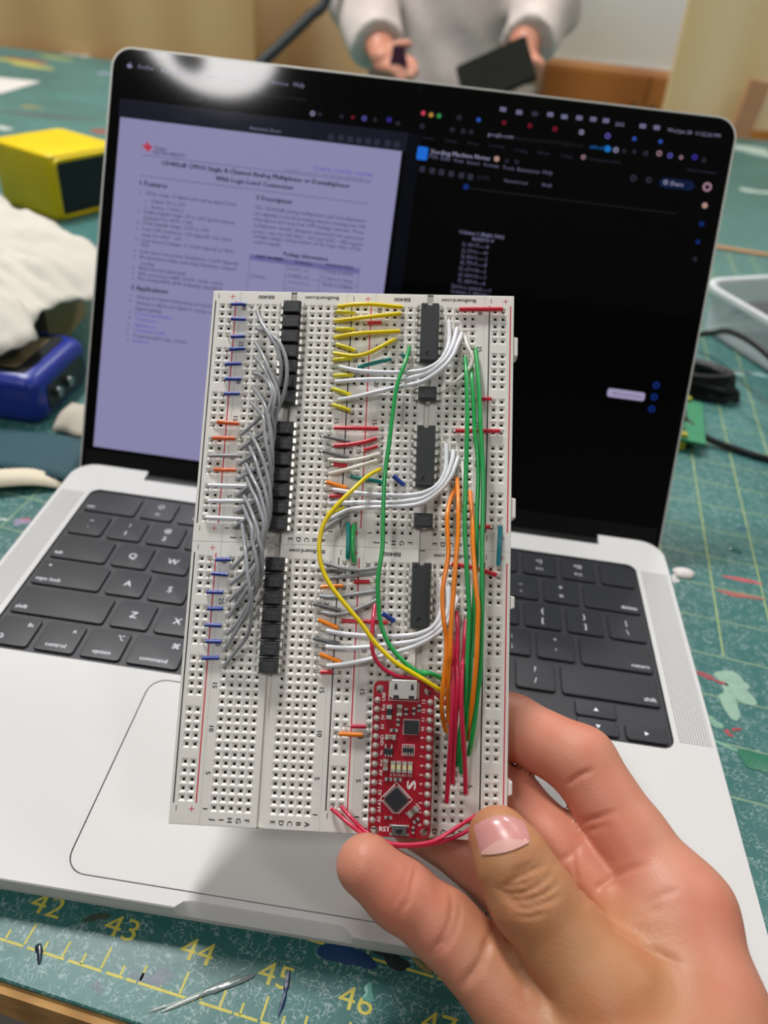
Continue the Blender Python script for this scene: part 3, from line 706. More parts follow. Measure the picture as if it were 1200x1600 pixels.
lg.add([(LOGO[0]+x*1.15, LOGO[1]+y*1.15, .22) for x, y in [(-.6, 2.2), (.5, 2.3), (.6, 1.2), (2.1, .9), (2.2, -.2), (1.3, -.9), (.9, -2.3), (.1, -1.2), (-.8, -.8), (-1.3, -.2), (-2.3, .2), (-1.6, 1.0), (-.7, .9)]], [tuple(range(13))])
apm = byc.setdefault('lav', MB())
apm.add([(x, y, .22) for x, y in circ(APPLE[0]-.35, APPLE[1], 1.0, 10)], [tuple(range(10))]); apm.add([(x, y, .225) for x, y in circ(APPLE[0]+.45, APPLE[1]-.1, .9, 10)], [tuple(range(10))]); apm.add([(x, y, .22) for x, y in circ(APPLE[0]+.2, APPLE[1]+1.5, .35, 8)], [tuple(range(8))])
for c_, mb_ in byc.items(): mb_.build('screen_logo', em(c_), lid, sharp=None)
MB().lathe([(.9, .12), (.9, .15)], 12, c=(LW/2, LL-3.6)).build('webcam', mat('lens_dark', '16181d', .1), lid)

# ------------------------------------------------------------------ breadboard (own frame: x across, y up the rows, z out of its face)
BM = Matrix(((0.994264, -0.103073, -0.028540, 136.541188), (0.055614, 0.726198, -0.685232, 15.489416), (0.091354, 0.679715, 0.727765, 44.754144), (0, 0, 0, 1)))
PT = 2.54; D12 = 7.202; GAPR = 10.187; BP = 27.94+2*D12+PT
XR = [(-13.15, -3.8), (31.73, 41.08), (76.6, 86.0)]; XB = [(-3.8, 31.73), (41.08, 76.6)]
YB = [(-5.05, 78.98), (78.98, 163.0)]; YO = [0., 29*PT+GAPR]
TH_B = 8.5
wp = mat('board_plastic', 'edebe4', .42, var=.03, vscale=60, bump=.05, bscale=2500, sss=.12, sssr=(1, .9, .8))
hole_d = mat('contact_metal_shade', '5c584e', .5, .3)  # contact metal, with the shade deep in the holes put into its colour
def cells(mb, xs, ys):
    for cx in xs:
        for cy in ys:
            h = PT/2; a_, c_ = 1.0, .40
            q = [(-1, -1), (1, -1), (1, 1), (-1, 1)]
            V = [(cx+x*h, cy+y*h, 0) for x, y in q]+[(cx+x*a_, cy+y*a_, -.04) for x, y in q]+[(cx+x*c_, cy+y*c_, -.6) for x, y in q]+[(cx+x*c_, cy+y*c_, -1.7) for x, y in q]
            F = []
            for k in range(3):
                for i in range(4): j = (i+1) % 4; F.append((k*4+i, k*4+j, (k+1)*4+j, (k+1)*4+i))
            mb.add(V, F[:8]); mb.add(V, F[8:]+[(12, 13, 14, 15)], 1)
def flat(mb, x0, x1, y0, y1, z=0):
    if x1-x0 > 1e-4 and y1-y0 > 1e-4: mb.add([(x0, y0, z), (x1, y0, z), (x1, y1, z), (x0, y1, z)], [(0, 1, 2, 3)])
def body(mb, x0, x1, y0, y1):
    e = .18
    o = [(x0+e, y0+e), (x1-e, y0+e), (x1-e, y1-e), (x0+e, y1-e)]; O = [(x0, y0), (x1, y0), (x1, y1), (x0, y1)]
    mb.loft([[(x, y, -TH_B) for x, y in O], [(x, y, -e) for x, y in O], [(x, y, 0) for x, y in o]], 0, True, False)
bb = empty('solderless_breadboard', BM, label='white solderless breadboard made of four joined units, held over the laptop', cat='breadboard')
inkb = mat('board_ink', '26262a', .6); inkr = mat('board_red', 'd8364a', .55)
for b_ in (0, 1):
    for u_ in (0, 1):
        x0, x1 = XB[b_]; y0, y1 = YB[u_]; jx = b_*BP; yo = YO[u_]; h = PT/2; e = .18
        m_ = MB(); body(m_, x0, x1, y0, y1)
        ya, yb = yo-h, yo+29*PT+h
        xa, xb_ = jx-h, jx+4*PT+h; xc, xd = jx+10.16+7.62-h, jx+27.94+h
        cells(m_, [jx+k*PT for k in range(5)]+[jx+17.78+k*PT for k in range(5)], [yo+k*PT for k in range(30)])
        gx = jx+13.97; g0, g1 = gx-.95, gx+.95
        for p0, p1 in ((x0+e, xa), (xb_, g0), (g1, xc), (xd, x1-e)): flat(m_, p0, p1, ya, yb)
        for p0, p1 in ((x0+e, g0), (g1, x1-e)): flat(m_, p0, p1, y0+e, ya); flat(m_, p0, p1, yb, y1-e)
        m_.add([(g0, y0+e, 0), (g0, y1-e, 0), (g0, y1-e, -1.1), (g0, y0+e, -1.1), (g1, y0+e, 0), (g1, y1-e, 0), (g1, y1-e, -1.1), (g1, y0+e, -1.1)], [(0, 3, 2, 1)[::-1], (4, 5, 6, 7)[::-1], (3, 7, 6, 2)])
        st = m_.build('terminal_strip', [wp, hole_d], bb, sharp=20)
        t_ = MB()
        for k, c_ in enumerate('JIHGF'): put_text(t_, c_, jx+k*PT, yo-3.15, h=1.45, rot=-90, z=.03, bold=.06)
        for k, c_ in enumerate('EDCBA'): put_text(t_, c_, jx+17.78+k*PT, yo-3.15, h=1.45, rot=-90, z=.03, bold=.06)
        for n_ in (1, 5, 10, 15, 20, 25, 30):
            put_text(t_, str(n_), jx-2.45, yo+(n_-1)*PT-.3, h=1.45, rot=-90, z=.03, bold=.05); put_text(t_, str(n_), jx+30.2, yo+(n_-1)*PT-.3, h=1.45, rot=-90, z=.03, bold=.05)
        yt = yo+29*PT+3.45
        put_text(t_, 'BB400', jx+4.75, yt, h=1.25, w=5.2, rot=180, z=.03, bold=.06); put_text(t_, 'BusBoard.com', jx+23.2, yt, h=1.2, w=11.0, rot=180, z=.03, bold=.06)
        t_.build('lettering', inkb, st, sharp=None)
for b_ in (0, 1, 2):
    for u_ in (0, 1):
        x0, x1 = XR[b_]; y0, y1 = YB[u_]; yo = YO[u_]; px_ = -D12+BP*b_; h = PT/2; e = .18
        m_ = MB(); body(m_, x0, x1, y0, y1)
        rows = [r_ for r_ in range(30, 1, -1) if (30-r_) % 6 != 5]
        cells(m_, [px_-PT, px_], [yo+(r_-1)*PT for r_ in rows])
        xa, xb_ = px_-PT-h, px_+h; ya, yb = yo+PT-h, yo+29*PT+h
        flat(m_, x0+e, xa, y0+e, y1-e); flat(m_, xb_, x1-e, y0+e, y1-e); flat(m_, xa, xb_, y0+e, ya); flat(m_, xa, xb_, yb, y1-e)
        for r_ in (25, 19, 13, 7): flat(m_, xa, xb_, yo+(r_-1)*PT-h, yo+(r_-1)*PT+h)
        rl = m_.build('power_rail', [wp, hole_d], bb, sharp=20)
        bx_, rx_ = x0+1.05 if b_ == 0 else x0+1.5, x1-1.5 if b_ < 2 else x1-1.1
        MB().box(bx_-.19, bx_+.19, yo+1.0, yo+29*PT+1.9, 0, .03).build('black_line', inkb, rl); MB().box(rx_-.19, rx_+.19, yo+1.2, yo+29*PT+1.9, 0, .03).build('red_line', inkr, rl)
        t_ = MB(); k_ = MB()
        for yy in (yo-.55, yo+29*PT+3.5):
            t_.box(px_+.7-.85, px_+.7+.85, yy-.11, yy+.11, .01, .03); t_.box(px_+.7-.11, px_+.7+.11, yy-.85, yy+.85, .01, .03)
            k_.box(px_-PT-1.4-.1, px_-PT-1.4+.1, yy-.8, yy+.8, .01, .03)
        t_.build('plus_mark', inkr, rl); k_.build('minus_mark', inkb, rl)
for y0, y1 in ((142.5, 149.5), (89.6, 96.5), (61.7, 66.0), (7.4, 12.0)):
    MB().prism([(86.0, y0), (87.5, y0+.5), (87.5, y1-.5), (86.0, y1)], -6.5, -.9, bev=.3).build('connector_tab', wp, bb)
# ------------------------------------------------------------------ integrated circuits
icb = mat('chip_black', '2e3134', .42, var=.12, vscale=700, bump=.35, bscale=5000); icm = mat('chip_mark', '5a5d62', .5); tin = mat('tin', 'e6e5de', .32, .55); pit = mat('chip_pit', '15161a', .4)
_ic = {}
def lead_mesh():
    m_ = MB(); w1, w2 = .72, .26                                  # shoulder, then narrow pin into the hole
    m_.box(-1.0, .12, -w1, w1, 2.0, 2.26); m_.loft([[(-.12, -w1, 2.26), (.13, -w1, 2.26), (.13, w1, 2.26), (-.12, w1, 2.26)][::-1], [(-.12, -w1, .9), (.13, -w1, .9), (.13, w1, .9), (-.12, w1, .9)][::-1], [(-.12, -w2, .3), (.13, -w2, .3), (.13, w2, .3), (-.12, w2, .3)][::-1], [(-.12, -w2, -2.), (.13, -w2, -2.), (.13, w2, -2.), (-.12, w2, -2.)][::-1]])
    return m_.mesh('lead', [tin])
LEAD = lead_mesh()
def chip(col, row, up, npin, label, group, txt=None, flip=False, dotpos='bl'):
    cx = col*BP+13.97; L_ = npin*PT; y1 = YO[up]+(row-1)*PT+PT/2-.22; y0 = y1-L_+.44
    cy = (y0+y1)/2; M_ = BM @ T(cx, cy, 0)
    t = empty('integrated_circuit', M_, label=label, cat='chip', group=group)
    key_ = (npin, dotpos)
    if key_ not in _ic:
        hl = (y1-y0)/2; hw_ = 2.95; m_ = MB(); notch = npin > 2
        def rg(z, k):
            P_ = [(-hw_+k, -hl+k), (hw_-k, -hl+k), (hw_-k, hl-k)]
            if notch: P_ += [(.9*math.cos(a), hl-k-.8*math.sin(a)) for a in np.radians(np.linspace(0, 180, 7))]
            P_ += [(-hw_+k, hl-k)]; return [(x, y, z) for x, y in P_]
        m_.loft([rg(.6, .35), rg(2.15, 0), rg(2.35, 0), rg(3.9, .38), rg(4.0, .5)])
        _ic[key_] = m_.mesh('body', [icb], 25)
    bd = obj('body', _ic[key_], t)
    d_ = MB(); hl = (y1-y0)/2
    if npin > 2: d_.lathe([(.78, 4.0), (.78, 4.03), (.55, 4.035), (.5, 4.01)], 20, c=(-.2, -hl+2.4)); d_.lathe([(.5, 4.0), (.45, 4.02)], 14, c=(-1.8, hl-1.4))
    else: d_.lathe([(.36, 4.0), (.32, 4.02)], 14, c=(-2.1, hl-1.05))
    d_.build('pin_mark', icm if npin == 2 else pit, bd)
    if txt:
        x_ = MB()
        for s_, yy in txt: put_text(x_, s_, .4, yy, h=.85, z=4.01)
        x_.build('marking', icm, bd, sharp=None)
    for k in range(npin):
        yy = (npin-1)*PT/2-k*PT
        obj('lead', LEAD, t, T(3.81, yy, 0)); obj('lead', LEAD, t, T(-3.81, yy, 0) @ Rz(180))
    return t
ORD = ['first', 'second', 'third', 'fourth', 'fifth', 'sixth', 'seventh']
for nm, up, r0, col in (('top', 1, 30, 0), ('middle', 1, 14, 0), ('lower', 0, 30, 0)):
    for k in range(7): chip(col, r0-2*k, up, 2, f'small black four-pin chip, {ORD[k]} from the top in the {nm} row of seven', 'four-pin chips in the left column', [('PC817', .5), ('C 24', -.9)])
for nm, up, r0 in (('top', 1, 30), ('middle', 1, 14), ('lowest', 0, 30)):
    chip(1, r0, up, 8, f'{nm} of the three long black sixteen-pin chips on the right half', 'sixteen-pin chips on the right half')
chip(1, 19, 1, 2, 'lone small black four-pin chip below the top white wires', None, [('PC817', .5)]); chip(1, 3, 1, 2, 'lone small black four-pin chip below the middle white wires', None, [('PC817', .5)])
# ------------------------------------------------------------------ jumper wires
WIRES=[
('blue', 'short blue jumper wire, first from the top on the upper half of the left rail', 'short blue jumpers across the left power rail', 0.66, '-6.61,157.87,1;-1.65,157.97,1', '-7.2,157.51|0,157.51'),
('blue', 'short blue jumper wire, second from the top on the upper half of the left rail', 'short blue jumpers across the left power rail', 0.66, '-6.22,152.76,1;-1.36,152.65,1', '-7.2,152.43|0,152.43'),
('blue', 'short blue jumper wire, third from the top on the upper half of the left rail', 'short blue jumpers across the left power rail', 0.66, '-5.84,146.55,1;-1.08,146.81,1', '-7.2,147.35|0,147.35'),
('blue', 'short blue jumper wire, fourth from the top on the upper half of the left rail', 'short blue jumpers across the left power rail', 0.66, '-6.1,142.17,1;-0.87,142.6,1', '-7.2,142.27|0,142.27'),
('blue', 'short blue jumper wire, fifth from the top on the upper half of the left rail', 'short blue jumpers across the left power rail', 0.66, '-6.98,137.09,1;-1.71,137.42,1', '-7.2,137.19|0,137.19'),
('blue', 'short blue jumper wire, sixth from the top on the upper half of the left rail', 'short blue jumpers across the left power rail', 0.66, '-6.6,132.12,1;-1.22,132.16,1', '-7.2,132.11|0,132.11'),
('blue', 'short blue jumper wire, seventh from the top on the upper half of the left rail', 'short blue jumpers across the left power rail', 0.66, '-6.54,127.08,1;-1.44,127.22,1', '-7.2,127.03|0,127.03'),
('blue', 'short blue jumper wire, first from the top on the lower half of the left rail', 'short blue jumpers across the left power rail', 0.66, '-5.01,73.4,1;-0.24,73.58,1', '-7.2,73.66|0,73.66'),
('blue', 'short blue jumper wire, second from the top on the lower half of the left rail', 'short blue jumpers across the left power rail', 0.66, '-5.88,69.05,1;-0.81,68.83,1', '-7.2,68.58|0,68.58'),
('blue', 'short blue jumper wire, third from the top on the lower half of the left rail', 'short blue jumpers across the left power rail', 0.66, '-7,63.29,1;-1.78,63.36,1', '-7.2,63.5|0,63.5'),
('blue', 'short blue jumper wire, fourth from the top on the lower half of the left rail', 'short blue jumpers across the left power rail', 0.66, '-6.35,58.24,1;-1.49,58.43,1', '-7.2,58.42|0,58.42'),
('blue', 'short blue jumper wire, fifth from the top on the lower half of the left rail', 'short blue jumpers across the left power rail', 0.66, '-6.64,53.28,1;-1.54,53.26,1', '-7.2,53.34|0,53.34'),
('blue', 'short blue jumper wire, sixth from the top on the lower half of the left rail', 'short blue jumpers across the left power rail', 0.66, '-6.04,48.34,1;-1.07,48.42,1', '-7.2,48.26|0,48.26'),
('blue', 'short blue jumper wire, seventh from the top on the lower half of the left rail', 'short blue jumpers across the left power rail', 0.66, '-6.64,43.26,1;-1.47,43.61,1', '-7.2,43.18|0,43.18'),
('orange_red', 'short orange jumper wire across the left rail, topmost of the three', 'short orange jumpers across the left power rail', 0.66, '-7.98,117.56,1;-4.37,117.27,1.3;-0.93,117.16,1', '-9.74,116.87|0,116.87'),
('orange_red', 'short orange jumper wire across the left rail, middle of the three', 'short orange jumpers across the left power rail', 0.66, '-9,112.24,1;-5.3,112.19,1.3;-1.77,112.3,1', '-9.74,111.79|0,111.79'),
('orange_red', 'short orange jumper wire across the left rail, lowest of the three', 'short orange jumpers across the left power rail', 0.66, '-7.78,101.87,1;-4.18,101.86,1.3;-0.75,101.99,1', '-9.74,101.63|0,101.63'),
('grey', 'single straight grey jumper wire lying across the left rail between orange ones', '', 0.62, '-9.73,106.43,1;-0.38,106.67,1', '-9.74,106.71|0,106.71'),
('white', 'straight white jumper wire across the left rail, topmost of the three', 'white jumpers across the left power rail', 0.66, '-9.13,96.76,1.2;3.97,96.85,1.2', '-9.74,96.55|5.08,96.55'),
('white', 'straight white jumper wire across the left rail, middle of the three', 'white jumpers across the left power rail', 0.66, '-8.95,91.73,1.2;5.02,92.2,1.2', '-9.74,91.47|5.08,91.47'),
('white', 'straight white jumper wire across the left rail, lowest of the three', 'white jumpers across the left power rail', 0.66, '-9.14,86.49,1.2;4.26,86.33,1.2', '-9.74,86.39|5.08,86.39'),
('grey', 'long grey wire, first from the top among seven starting beside the upper chip row', 'long grey wires bundled beside the small chips', 0.62, '2.27,155.36,1.5;4.49,150.52,4;7.74,145.37,6;10.69,140.94,7;12.17,137.14,7;12.58,134.16,6.5;12.14,130.27,5.5;10.83,125.72,4.5;8.47,120.26,3.6;5.87,118.46,2.8;0.21,113.62,1.2', '2.54,157.51|0,111.79'),
('grey', 'long grey wire, second from the top among seven starting beside the upper chip row', 'long grey wires bundled beside the small chips', 0.62, '2.58,149.37,1.5;5.44,147.47,3.5;8.79,145.18,6;11.97,141.62,7.5;14.01,137.14,8.2;14.77,132.6,8;14.45,127.63,7.2;13.28,123.61,6;11.09,119.37,5;9.76,116.36,3.6;7.17,113.96,2.6;0.54,109.17,1.2', '2.54,149.89|0,109.25'),
('grey', 'long grey wire, third from the top among seven starting beside the upper chip row', 'long grey wires bundled beside the small chips', 0.62, '2.51,144.52,1.5;6.38,138.21,5;9.44,132.2,7;11.68,127.45,7.5;12.67,123.26,7;11.69,117,6;10.96,112.72,4.6;8.89,109.88,3.4;6.55,107.97,2.5;0.16,103.94,1.2', '2.54,144.81|0,104.17'),
('grey', 'long grey wire, fourth from the top among seven starting beside the upper chip row', 'long grey wires bundled beside the small chips', 0.62, '2.42,139.92,1.5;6.07,135.39,4.5;9.3,129.84,6.5;11.67,124.4,8.5;10.97,118.44,8;11.67,114.1,6.2;10.96,108.85,4.6;8.99,104.71,3.4;4.41,101.25,2.2;0.02,99.01,1.2', '2.54,139.73|0,99.09'),
('grey', 'long grey wire, fifth from the top among seven starting beside the upper chip row', 'long grey wires bundled beside the small chips', 0.62, '2.63,133.94,1.5;6.19,132.15,4;9.08,128.61,7;10.87,124.38,8.5;9.64,118.16,8.8;11.09,113.51,8.2;11.49,108.36,6.5;10.7,103.45,4.6;7.74,99.63,3;0.41,93.88,1.2', '2.54,134.65|0,94.01'),
('grey', 'long grey wire, sixth from the top among seven starting beside the upper chip row', 'long grey wires bundled beside the small chips', 0.62, '2.77,129.09,1.5;5.15,126.38,4;7.66,122.71,7;9.22,119.78,8.5;10.34,115.81,9;11.43,110.74,9;12.02,104.69,8;11.78,100.01,6.4;10.08,95.33,4.4;6.74,91.74,2.8;0.3,88.51,1.2', '2.54,129.57|0,88.93'),
('grey', 'long grey wire, seventh from the top among seven starting beside the upper chip row', 'long grey wires bundled beside the small chips', 0.62, '2.55,124.06,1.5;5.58,120.81,4.5;8.19,117.64,7;9.32,112.01,8.8;10.23,108.04,9.5;11.44,103.87,9.2;11.99,99.65,8;11.67,95.52,6.2;9.31,90.84,4;5.98,87.7,2.6;0.15,83.81,1.2', '2.54,124.49|0,83.85'),
('grey', 'long grey wire, first from the top among seven starting beside the middle chip row', 'long grey wires bundled beside the small chips', 0.62, '2.9,113.93,1.8;5.92,109.88,5;8.81,104.72,7.5;10.84,99.53,8.4;12,94.62,8.2;12.29,88.65,7;11.19,82.65,5.6;8.18,79.21,4;5.68,76.8,3;3.76,74.37,2.2;0.48,70.95,1.2', '2.54,114.33|0,71.12'),
('grey', 'long grey wire, second from the top among seven starting beside the middle chip row', 'long grey wires bundled beside the small chips', 0.62, '3.22,109.48,1.8;6.04,104.74,5;8.76,98.41,7.5;10.49,94.48,8.6;11.8,89.58,8.6;12.03,84.85,7.5;9.74,78.46,6;8.53,74.86,4.2;6.81,72.49,3;4.64,69.78,2.2;0.32,65.91,1.2', '2.54,109.25|0,66.04'),
('grey', 'long grey wire, third from the top among seven starting beside the middle chip row', 'long grey wires bundled beside the small chips', 0.62, '2.48,103.86,1.8;5.43,99.11,5;8.58,94.13,7.6;10.42,89.46,9;11.74,84.6,9;11.34,79.29,8.2;10.67,76.27,6.5;9.04,72.15,4.4;7.35,68.73,3;5.19,66.02,2.2;0.43,60.92,1.2', '2.54,104.17|0,60.96'),
('grey', 'long grey wire, fourth from the top among seven starting beside the middle chip row', 'long grey wires bundled beside the small chips', 0.62, '2.93,99.49,1.8;5.46,95.31,5;8.04,91.37,7.6;9.87,87.44,9.2;11.22,83.27,9.6;10.92,78.1,9;10.88,74.54,7.6;9.68,70.45,5.6;7.39,66.26,3.6;4.15,61.68,2.2;0.52,56.1,1.2', '2.54,101.63|0,55.88'),
('grey', 'long grey wire, fifth from the top among seven starting beside the middle chip row', 'long grey wires bundled beside the small chips', 0.62, '2.6,93.57,1.8;5.09,90.01,5;7.53,85.84,8;9.37,81.98,9.6;10,78.99,10;11.12,75.62,9.8;11.28,71.79,8.6;10.64,67.98,6.8;8.92,63.56,4.8;6.18,58.78,3;3.33,53.93,2;0.26,50.77,1.2', '2.54,94.01|0,50.8'),
('grey', 'long grey wire, sixth from the top among seven starting beside the middle chip row', 'long grey wires bundled beside the small chips', 0.62, '2.57,90.51,1.8;5.07,86.59,6;7.5,82.5,9;8.03,78.66,10;9.33,74.69,10.4;10.22,70.3,10;10.1,66.47,8.8;8.93,62.62,7;6.95,57.41,4.8;3.94,52.6,3;-0.12,45.87,1.4', '2.54,91.47|0,45.72'),
('grey', 'long grey wire, seventh from the top among seven starting beside the middle chip row', 'long grey wires bundled beside the small chips', 0.62, '2.63,84.69,1.8;4.95,78.69,7;6.5,74.1,10;7.6,68.76,11.4;8.76,63.62,11.4;9.34,58.57,10;8.97,53.99,8;7.4,50.09,5.6;3.96,45.79,3.2;0.16,40.91,1.5', '2.54,86.39|0,40.64'),
('yellow', 'long yellow jumper wire over the middle rail, topmost', 'long yellow jumpers over the middle power rail', 0.68, '28.79,157.61,1.2;35.55,157.94,2.4;40.77,157.87,2.6;49.82,157.82,1.2', '27.94,157.51|49.96,157.51'),
('yellow', 'long yellow jumper wire over the middle rail, second from the top', 'long yellow jumpers over the middle power rail', 0.68, '28,152.6,1.2;38.35,153.58,2.4;49.38,155.6,1.2', '27.94,152.43|49.96,154.97'),
('yellow', 'long yellow jumper wire over the middle rail, third from the top, nearly straight', 'long yellow jumpers over the middle power rail', 0.68, '28.04,146.87,1.2;36,148.05,2.2;49.35,149.55,1.2', '27.94,147.35|49.96,149.89'),
('yellow', 'long yellow jumper wire over the middle rail, lowest, upward-curving', 'long yellow jumpers over the middle power rail', 0.68, '28.07,141.55,1.2;35.06,140.5,2;39.7,141.4,2.6;43.96,143.8,2.6;47.91,146.83,1.2', '27.94,142.27|49.96,147.35'),
('lemon', 'short yellow jumper wire by the left edge of the middle rail, first from the top', 'short yellow jumpers at the middle power rail', 0.66, '28.21,155.89,1.1;31.41,155.62,1.5;34.52,155.38,1.1', '27.94,154.97|35.14,154.97'),
('lemon', 'short yellow jumper wire by the left edge of the middle rail, second from the top', 'short yellow jumpers at the middle power rail', 0.66, '28.53,149.81,1.1;31.64,149.8,1.5;34.66,149.81,1.1', '27.94,149.89|35.14,149.89'),
('lemon', 'short yellow jumper wire by the left edge of the middle rail, third from the top', 'short yellow jumpers at the middle power rail', 0.66, '28.86,144.61,1.1;32.04,143.63,1.5;35.14,142.65,1.1', '27.94,144.81|35.14,142.27'),
('lemon', 'short yellow jumper wire by the left edge of the middle rail, fourth from the top', 'short yellow jumpers at the middle power rail', 0.66, '28.1,139.22,1.1;31.27,139.58,1.5;34.37,139.92,1.1', '27.94,139.73|35.14,139.73'),
('lemon', 'short yellow jumper wire by the left edge of the middle rail, fifth from the top', 'short yellow jumpers at the middle power rail', 0.66, '28.64,133.93,1.1;31.81,134.11,1.5;34.9,134.25,1.1', '27.94,134.65|35.14,134.65'),
('lemon', 'short yellow jumper wire by the left edge of the middle rail, sixth from the top', 'short yellow jumpers at the middle power rail', 0.66, '28.31,129.57,1.1;31.43,128.61,1.5;34.46,127.6,1.1', '27.94,129.57|35.14,127.03'),
('lemon', 'short yellow jumper wire by the left edge of the middle rail, seventh from the top', 'short yellow jumpers at the middle power rail', 0.66, '28.59,124.25,1.1;31.63,123.36,1.5;34.58,122.42,1.1', '27.94,124.49|35.14,121.95'),
('red', 'short red jumper wire among the long yellow wires over the middle rail', '', 0.62, '38.58,152.2,1;43.26,152.52,1', '37.68,152.43|44.88,152.43'),
('teal', 'teal jumper wire slanting up to the right below the curved yellow wire', '', 0.66, '36.07,137,1.2;46.89,140.1,1.2', '35.14,137.19|47.42,139.73'),
('teal', 'tiny dark teal jumper wire half hidden behind the top of the long green wire', '', 0.6, '50.11,141.8,1;52.33,140.28,1', '49.96,142.27|52.5,139.73'),
('white', 'long white wire curving past the lower end of the top chip, uppermost of the three', 'white wire trio curving below the top chip', 0.72, '30.25,136.99,1.2;35.33,135.59,2.4;41.81,134.86,3;49.47,134.77,3.4;55.55,134.95,4.4;58.8,135.73,5;62.25,138.07,5;64.42,142.08,4.4;65.16,146.42,3;64.93,153.45,1.2', '27.94,137.19|65.2,154.97'),
('white', 'long white wire curving past the lower end of the top chip, middle of the three', 'white wire trio curving below the top chip', 0.72, '29.36,131.85,1.2;36.77,132.28,2.4;44.46,132.52,3;50.83,132.34,3.6;56.6,133.65,4.4;60.07,135.1,5;63.74,138.5,5;65.93,142.81,4;66.9,146.9,2.6;67.75,151.05,1.2', '27.94,132.11|67.74,152.43'),
('white', 'long white wire curving past the lower end of the top chip, lowest of the three', 'white wire trio curving below the top chip', 0.72, '30.57,125.86,1.2;35.77,126.53,2.4;42.11,128.09,3;48.65,129.71,3.4;55.68,131.11,4.2;60.13,133.26,5;64.29,137.06,5;66.73,141.22,4;68.2,145.85,2.6;69.34,149.17,1.2', '27.94,124.49|70.28,149.89'),
('white', 'long white wire curving past the lower end of the middle chip, uppermost of the three', 'white wire trio curving below the middle chip', 0.72, '30.46,96.65,1.2;36.52,95.71,2.4;41.57,95.25,3;47.79,95,3.4;54.95,95.13,4.2;59.33,96.06,5;62.69,98.17,5;64.81,101.93,4.2;65.37,106.03,3;65.31,112.4,1.2', '27.94,96.55|65.2,114.33'),
('white', 'long white wire curving past the lower end of the middle chip, middle of the three', 'white wire trio curving below the middle chip', 0.72, '29.33,92.03,1.2;34.17,92.38,2.2;41.69,92.61,3;49.12,92.75,3.6;55.99,93.62,4.4;59.38,94.57,5;63.67,97.95,5;66.03,102.26,4;67.2,106.69,2.6;67.62,110.27,1.2', '27.94,91.47|67.74,111.79'),
('white', 'long white wire curving past the lower end of the middle chip, lowest of the three', 'white wire trio curving below the middle chip', 0.72, '30.57,87.64,1.2;34.31,89.61,2.2;38.04,90.64,2.8;44.24,91.15,3.2;50.4,91.54,3.6;55.07,91.85,4.4;59.42,93.2,5;63.71,96.7,5;66.56,100.77,4;68,104.68,2.6;69.27,108.26,1.2', '27.94,86.39|70.28,109.25'),
('white', 'long white wire curving past the lower end of the lowest chip, uppermost of the three', 'white wire trio curving below the lowest chip', 0.72, '30.87,52.97,1.4;36.72,52.24,2.4;44.02,51.94,3;50.03,52.06,3.4;56.47,52.72,4;59.53,53.5,4.6;62.79,55.27,5;64.61,58.42,4.4;65.24,62.06,3.4;64.97,69.67,1.2', '27.94,53.34|65.2,71.12'),
('white', 'long white wire curving past the lower end of the lowest chip, middle of the three', 'white wire trio curving below the lowest chip', 0.72, '30.89,48.2,1.4;36.93,48.1,2.4;42.97,48.59,3;48.94,49.54,3.4;56.53,50.8,4;60.75,52.37,4.8;64.22,55.09,5;66.28,58.02,4.4;67.3,61.67,3.2;67.26,67.69,1.2', '27.94,48.26|67.74,68.58'),
('white', 'long white wire curving past the lower end of the lowest chip, lowest of the three', 'white wire trio curving below the lowest chip', 0.72, '31.44,42.53,1.4;37.17,43.39,2.4;44.33,45.12,3;50.23,47.02,3.4;56.6,49.09,4;60.79,51.21,4.8;64.95,54.18,5;67.25,57.35,4.4;68.86,61.26,3.2;70,64.53,1.2', '27.94,43.18|70.28,66.04'),
('green', 'long green wire bowing down the right breadboard half to the red board', '', 0.66, '52.66,144,1.6;51.55,137.54,5;49.29,128.87,7;48.21,116.77,8.5;47.85,111.05,9;46.95,100.91,9.5;46.81,91.07,9.5;47.05,81.39,9.5;47.01,76.6,9.5;46.16,68.73,9.5;46.56,61.73,9;47.77,54.81,8.5;50.56,49.15,8;55.17,44.52,8;59.21,42.01,8;62,41.75,7.6;60.13,42.27,7;62.98,41.73,6;65.76,40.4,4.5;67.13,38.42,1.5', '52.5,144.81|67.74,38.1'),
('yellow', 'long yellow wire looping left and down to the red board', '', 0.68, '44.91,103.55,1.6;41.46,100.51,5;37.03,95.22,8;32.6,89.87,9.5;29.54,85.05,10;28.46,80.66,10;28.35,76.34,10;29.33,71.6,10;31.99,66.5,10;37.02,60.6,10;41.97,55.23,9.8;45.67,50.55,9.6;49.3,47.04,9.4;52.89,44.23,9.2;60.19,40.33,8.6;63.05,38.62,7.6;65.68,37.15,6;67.35,35.76,1.6', '44.88,104.17|67.74,35.56'),
('red', 'long red jumper wire, topmost of three, over the middle rail', '', 0.68, '29.64,116.74,1.1;36.68,116.64,1.5;43.76,116.75,1.1', '27.94,116.87|44.88,116.87'),
('red', 'slightly bowed long red jumper wire, second of three over the middle rail', '', 0.68, '29.82,110.85,1.1;35.18,111.27,1.6;39.44,112.17,1.6;43.39,113.6,1.1', '27.94,111.79|44.88,114.33'),
('red', 'short red jumper wire slanting up right beneath two long red ones', '', 0.62, '39.27,109.55,1;43.75,111.16,1', '37.68,109.25|44.88,111.79'),
('grey_dark', 'thin dark grey jumper wire tucked under the bowed red wire', '', 0.5, '26.31,113.84,0.8;35.06,112.34,0.8', '25.4,114.33|35.14,111.79'),
('grey_dark', 'dark grey jumper wire tucked above the upper bowed white wire', '', 0.58, '26.32,109,0.8;34.8,107.23,0.8', '25.4,109.25|35.14,106.71'),
